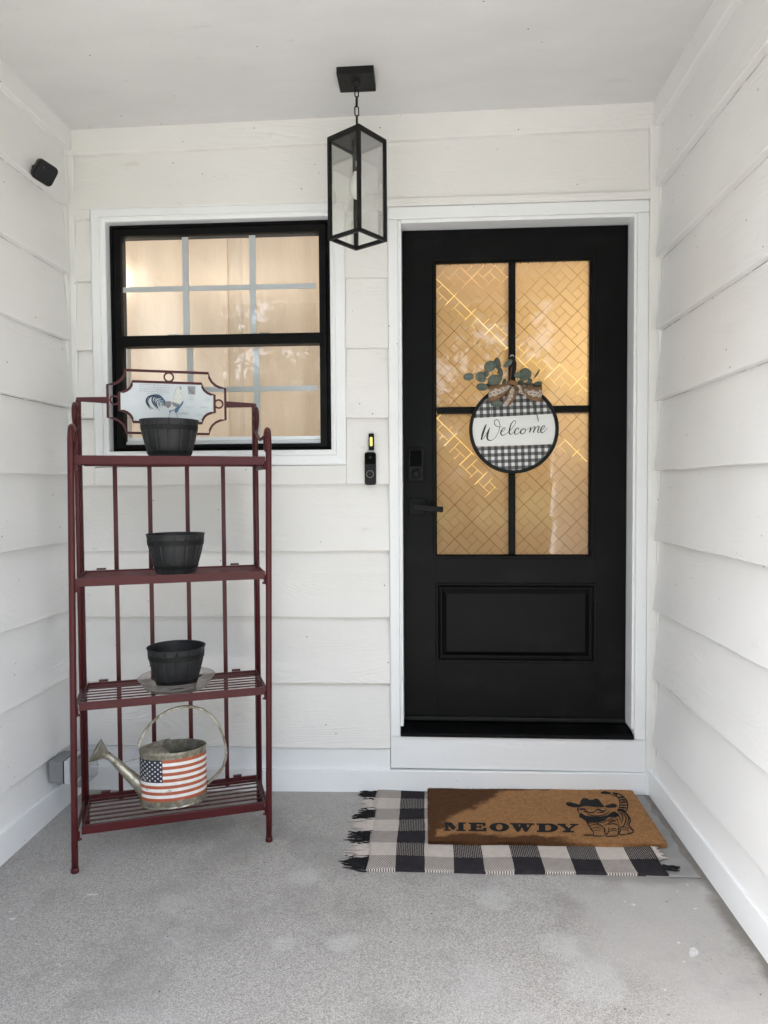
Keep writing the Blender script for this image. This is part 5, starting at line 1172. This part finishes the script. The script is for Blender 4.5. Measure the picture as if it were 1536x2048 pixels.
WEL = [[(472, 960, 7), (452, 1005, 22), (425, 1085, 26), (408, 1150, 18), (408, 1163, 8)], [(408, 1163, 5), (440, 1135, 7), (480, 1070, 7), (514, 1006, 8)], [(514, 1006, 8), (496, 1060, 20), (482, 1125, 24), (494, 1162, 18), (530, 1170, 9), (575, 1148, 6), (615, 1085, 6), (641, 1010, 7), (640, 945, 8), (614, 907, 8), (582, 915, 9), (574, 950, 10), (594, 984, 9), (636, 999, 6), (674, 990, 4)],
  [(652, 1068, 5), (688, 1050, 6), (712, 1022, 7), (700, 1008, 8), (672, 1032, 13), (656, 1070, 17), (664, 1100, 14), (690, 1106, 8), (735, 1080, 5)], [(735, 1080, 5), (790, 1030, 6), (840, 960, 6), (845, 928, 7), (822, 922, 8), (788, 965, 13), (768, 1030, 18), (764, 1076, 17), (780, 1096, 10), (810, 1082, 5), (834, 1054, 5)],
  [(884, 1034, 12), (880, 1016, 7), (852, 1026, 12), (832, 1062, 17), (838, 1092, 12), (866, 1092, 6), (908, 1058, 5)], [(944, 1022, 7), (916, 1044, 15), (908, 1074, 17), (926, 1092, 9), (958, 1076, 9), (974, 1044, 9), (958, 1022, 7), (940, 1026, 6), (950, 1042, 4), (1002, 1030, 4), (1030, 1008, 4)],
  [(1040, 1002, 6), (1034, 1030, 16), (1022, 1074, 16)], [(1022, 1074, 5), (1050, 1026, 6), (1078, 1000, 8), (1092, 1006, 12), (1080, 1044, 16), (1070, 1076, 14)], [(1070, 1074, 5), (1100, 1020, 6), (1128, 994, 8), (1144, 1002, 12), (1130, 1044, 15), (1128, 1072, 12), (1146, 1074, 6), (1166, 1052, 4)],
  [(1166, 1052, 5), (1196, 1030, 6), (1216, 1002, 7), (1206, 986, 8), (1180, 1008, 13), (1164, 1046, 17), (1172, 1074, 13), (1198, 1074, 7), (1252, 1016, 4)]]
b = B()
for i, s in enumerate(WEL): stroke2d(b, s, lambda a, c: SP(a, c, 0), Vector((0, -0.0006 - 0.00003 * i, 0)), 0, 6)
obj('welcome_lettering', b, 'sign_ink', sign)
# ribbon: strips with their own uv so the lace runs along them
def ribbon(paths, name):
    """paths: list of (top point, bottom point) along the strip"""
    b = B(); uvl = b.loops.layers.uv.new('uv'); T = smooth_path([p[0] for p in paths], 6); Bt = smooth_path([p[1] for p in paths], 6); s = 0; rows = []
    for i in range(len(T)):
        if i: s += float(np.linalg.norm((T[i] + Bt[i]) / 2 - (T[i - 1] + Bt[i - 1]) / 2))
        rows.append((s, [b.verts.new(tuple(Bt[i] + (T[i] - Bt[i]) * k / 4 + np.array([0, -0.002 * math.sin(k / 4 * math.pi) + 0.0008 * math.sin(i * 0.9 + k), 0]))) for k in range(5)]))
    for (s0, r0), (s1, r1) in zip(rows[:-1], rows[1:]):
        for k in range(4):
            f = b.faces.new((r0[k], r1[k], r1[k + 1], r0[k + 1]))
            for lp_, uvv in zip(f.loops, ((s0, k / 4), (s1, k / 4), (s1, (k + 1) / 4), (s0, (k + 1) / 4))): lp_[uvl].uv = uvv
    o = obj(name, b, 'lace_burlap', sign, smooth=True); md = o.modifiers.new('thick', 'SOLIDIFY'); md.thickness = 0.0012; return o
def sp(a, c, y): return SP(a, c, y)
ribbon([(sp(800, 462, -0.030), sp(770, 530, -0.030)), (sp(720, 462, -0.040), sp(715, 590, -0.042)), (sp(600, 482, -0.046), sp(610, 665, -0.050)), (sp(500, 492, -0.040), sp(510, 690, -0.044)), (sp(488, 492, -0.026), sp(496, 676, -0.028)), (sp(520, 480, -0.014), sp(520, 640, -0.014)), (sp(640, 470, -0.012), sp(640, 590, -0.012)), (sp(780, 465, -0.016), sp(780, 520, -0.016))], 'bow_loop')
ribbon([(sp(830, 480, -0.030), sp(840, 560, -0.030)), (sp(900, 505, -0.040), sp(910, 590, -0.042)), (sp(1000, 516, -0.048), sp(1010, 670, -0.050)), (sp(1130, 505, -0.042), sp(1120, 700, -0.046)), (sp(1166, 490, -0.028), sp(1162, 690, -0.030)), (sp(1150, 470, -0.012), sp(1140, 640, -0.012)), (sp(1000, 440, -0.010), sp(1000, 590, -0.010)), (sp(850, 450, -0.014), sp(850, 530, -0.014))], 'bow_loop')
ribbon([(sp(750, 520, -0.044), sp(830, 490, -0.046)), (sp(728, 570, -0.052), sp(828, 580, -0.054)), (sp(700, 640, -0.050), sp(812, 660, -0.052)), (sp(662, 700, -0.044), sp(735, 765, -0.046))], 'bow_tail')
ribbon([(sp(800, 490, -0.046), sp(850, 470, -0.046)), (sp(850, 530, -0.056), sp(905, 500, -0.058)), (sp(835, 585, -0.056), sp(935, 585, -0.060)), (sp(890, 610, -0.052), sp(975, 600, -0.054)), (sp(930, 630, -0.046), sp(985, 610, -0.046))], 'bow_tail')
b = B(); tube(b, [sp(740, 455, -0.030), sp(780, 445, -0.040), sp(830, 470, -0.048), sp(850, 520, -0.044)], [0.008, 0.010, 0.010, 0.006], 10); obj('bow_knot', b, 'lace_burlap', sign, smooth=True)
# leaves
def leaf(cx_, cy_, rx, ry, ang, y, tilt=0.0, pt=0.0):
    b = B(); n = 18; ring = []; rx *= SK; ry *= SK
    m = Matrix.Rotation(R(-ang), 4, 'Y') @ Matrix.Rotation(R(tilt), 4, 'X')
    for k in range(n):
        a = 2 * math.pi * k / n; q = 1 + pt * max(0, math.cos(a)) ** 6
        ring.append((rx * math.cos(a) * q, ry * math.sin(a)))
    m = m @ Matrix.Rotation(R(rnd.uniform(-28, 28)), 4, 'Z'); cu_ = rnd.uniform(0.003, 0.008)
    ctr = b.verts.new(m @ Vector((0, 0.0025, 0))); o1 = [b.verts.new(m @ Vector((x, -cu_ * (z / ry) ** 2 - 0.002 * (x / rx) ** 3, z))) for x, z in ring]; o2 = [b.verts.new(m @ Vector((x * 0.5, 0.0015 - 0.0006 * (z / ry) ** 2, z * 0.5))) for x, z in ring]
    for k in range(n):
        b.faces.new((o1[k], o1[(k + 1) % n], o2[(k + 1) % n], o2[k])); b.faces.new((o2[k], o2[(k + 1) % n], ctr))
    o = obj('leaf', b, 'eucalyptus', sign, SP(cx_, cy_, y), smooth=True); md = o.modifiers.new('thick', 'SOLIDIFY'); md.thickness = 0.0008; return o
for a in ((240, 365, 72, 48, 6, -0.030, 10), (392, 375, 72, 72, 0, -0.034, -8), (506, 238, 76, 68, 30, -0.036, 12), (600, 212, 48, 82, 8, -0.030, -10, 0), (730, 208, 78, 36, 32, -0.040, 20), (562, 420, 84, 76, 20, -0.034, 5), (640, 372, 30, 74, -12, -0.026, 0), (412, 496, 80, 48, -4, -0.030, 15), (948, 352, 84, 82, 10, -0.036, -6), (860, 352, 44, 42, 20, -0.030, 10), (1120, 462, 52, 34, 10, -0.018, 12), (605, 705, 80, 44, 4, -0.020, 10), (1096, 340, 72, 12, 58, -0.030, 20)):
    leaf(*a)
for a in ((455, 330, 46, 40, 40, -0.026, 12), (640, 300, 34, 44, 10, -0.022, -14), (505, 470, 50, 34, 20, -0.020, 10), (690, 430, 40, 26, 60, -0.02, 10), (1010, 430, 44, 30, 40, -0.024, 12), (905, 440, 40, 34, -20, -0.022, 8)):
    leaf(*a)
def stem(pts, r=0.0011, mat='stem_green', name='stem'):
    b = B(); tube(b, [tuple(p) for p in smooth_path([SP(*p) for p in pts], 4)], r, 6); return obj(name, b, mat, sign)
stem([(300, 325, -0.028), (340, 330, -0.028), (470, 395, -0.028), (560, 490, -0.020)]); stem([(540, 310, -0.030), (560, 400, -0.026), (600, 500, -0.018)]); stem([(610, 290, -0.026), (605, 380, -0.024), (640, 480, -0.018)]); stem([(850, 350, -0.028), (870, 460, -0.024), (860, 520, -0.02)])
stem([(945, 420, -0.030), (990, 470, -0.022), (960, 520, -0.018)]); stem([(1040, 420, -0.026), (990, 480, -0.022), (940, 520, -0.018)]); stem([(1040, 690, -0.020), (1090, 790, -0.016), (1132, 934, -0.010)], 0.0017); stem([(520, 690, -0.018), (540, 770, -0.014), (528, 860, -0.012)], 0.0013); stem([(780, 715, -0.02), (800, 742, -0.016)], 0.0013); stem([(1060, 700, -0.020), (1088, 745, -0.014), (1100, 790, -0.012)], 0.0010)
for q in ((690, 365), (715, 352), (722, 378), (700, 398), (675, 410), (735, 362)):
    stem([(660, 450, -0.022), ((660 + q[0]) / 2 + 6, (450 + q[1]) / 2, -0.024), (q[0], q[1], -0.026)], 0.0007, 'stem_green', 'twig')
stem([(768, 440, -0.030), (775, 330, -0.030), (790, 250, -0.024)], 0.0012, 'twine', 'twine')
# black strap it hangs from, and the hook on the glazing bar
b = B()
prism(b, [SP(a, c, -0.006) for a, c in ((772, 110), (800, 98), (828, 112), (856, 190), (852, 270), (834, 330), (832, 470), (760, 470), (766, 330), (770, 200))], (0, 0.004, 0)); obj('hanging_strap', b, 'black_metal', sign, bevel=0.001)
hk = empty('door_hook', SP(798, 100, 0) if False else (SX + (798 - 822) * SK, 0.05, SZ + (1030 - 100) * SK), 0, 'small pale hook stuck on the door glazing bar holding the sign strap', 'hook')
b = B(); box(b, -0.0065, 0.0065, -0.003, 0.0005, -0.03, 0.010); obj('hook_plate', b, 'door_paint', hk, bevel=0.001)
b = B(); tube(b, [(-0.0072, -0.020, -0.002), (-0.005, -0.021, 0.003), (0, -0.0215, 0.0052), (0.005, -0.021, 0.003), (0.0072, -0.020, -0.002)], 0.0016, 8); tube(b, [(0, -0.002, 0.004), (0, -0.0215, 0.0045)], 0.0016, 8); obj('hook_arm', b, 'pale_plastic', hk)

# ================================================================== trees across the front lawn (seen mirrored in the glass)
def tree(x, y, h, rad, seed, label, low=1.6):
    rr = random.Random(seed); t_ = empty('shade_tree', (x, y, -0.17), rr.uniform(0, 6), label, 'tree', 'trees on the front lawn')
    b = B(); top = h * 0.62; tube(b, [(0, 0, 0), (0.06, 0.02, top * .3), (0.02, -.05, top * .65), (0.1, 0.05, top)], [0.22, 0.17, 0.13, 0.06], 10)
    tips = []
    for k in range(9):
        a = k * 2.4 + rr.uniform(-.3, .3); z0 = top * rr.uniform(.35, .95); L = rad * rr.uniform(.6, .95); e = Vector((math.cos(a) * L, math.sin(a) * L, z0 + L * rr.uniform(.2, .9)))
        tube(b, [(0.03, 0, z0), (e.x * .5, e.y * .5, z0 + (e.z - z0) * .4), tuple(e)], [0.06, 0.04, 0.015], 6); tips.append(e)
    obj('trunk', b, 'bark', t_, smooth=True)
    b = B(); clumps = []
    for k in range(150):
        a = rr.uniform(0, 6.283); zz = rr.uniform(low, h); f = math.sin(math.pi * min(1, max(0.08, (zz - low * .6) / (h - low * .6)))) ** 0.6; q = rad * f * rr.random() ** 0.45
        clumps.append((math.cos(a) * q, math.sin(a) * q, zz, rr.uniform(.35, .8)))
    for (cx_, cy_, cz_, cr_) in clumps:
        for q in range(95):
            d = Vector((rr.gauss(0, 1), rr.gauss(0, 1), rr.gauss(0, .7))); d = d.normalized() * cr_ * rr.random() ** .4; p = Vector((cx_, cy_, cz_)) + d
            s1 = Vector((rr.gauss(0, 1), rr.gauss(0, 1), rr.gauss(0, .6))).normalized(); s2 = s1.cross(Vector((rr.gauss(0, 1), rr.gauss(0, 1), rr.gauss(0, 1)))).normalized(); w = rr.uniform(.07, .14)
            b.faces.new([b.verts.new(v) for v in (p - s1 * w, p + s2 * w * .6, p + s1 * w, p - s2 * w * .6)])
    obj('crown', b, 'tree_leaf', t_)
tree(-4.6, -13.5, 8.5, 3.6, 1, 'broad leafy tree beyond the driveway, mirrored in the window panes', 0.9)
tree(1.2, -17.0, 9.0, 3.8, 2, 'tall leafy tree beyond the driveway, opposite the front door', 1.0)
tree(-10.0, -15.5, 8.0, 3.8, 3, 'spreading leafy tree far along the driveway, beyond the window', 0.9)
tree(-3.2, -20.5, 9.5, 4.2, 4, 'large leafy tree standing behind the other two by the driveway', 0.8)
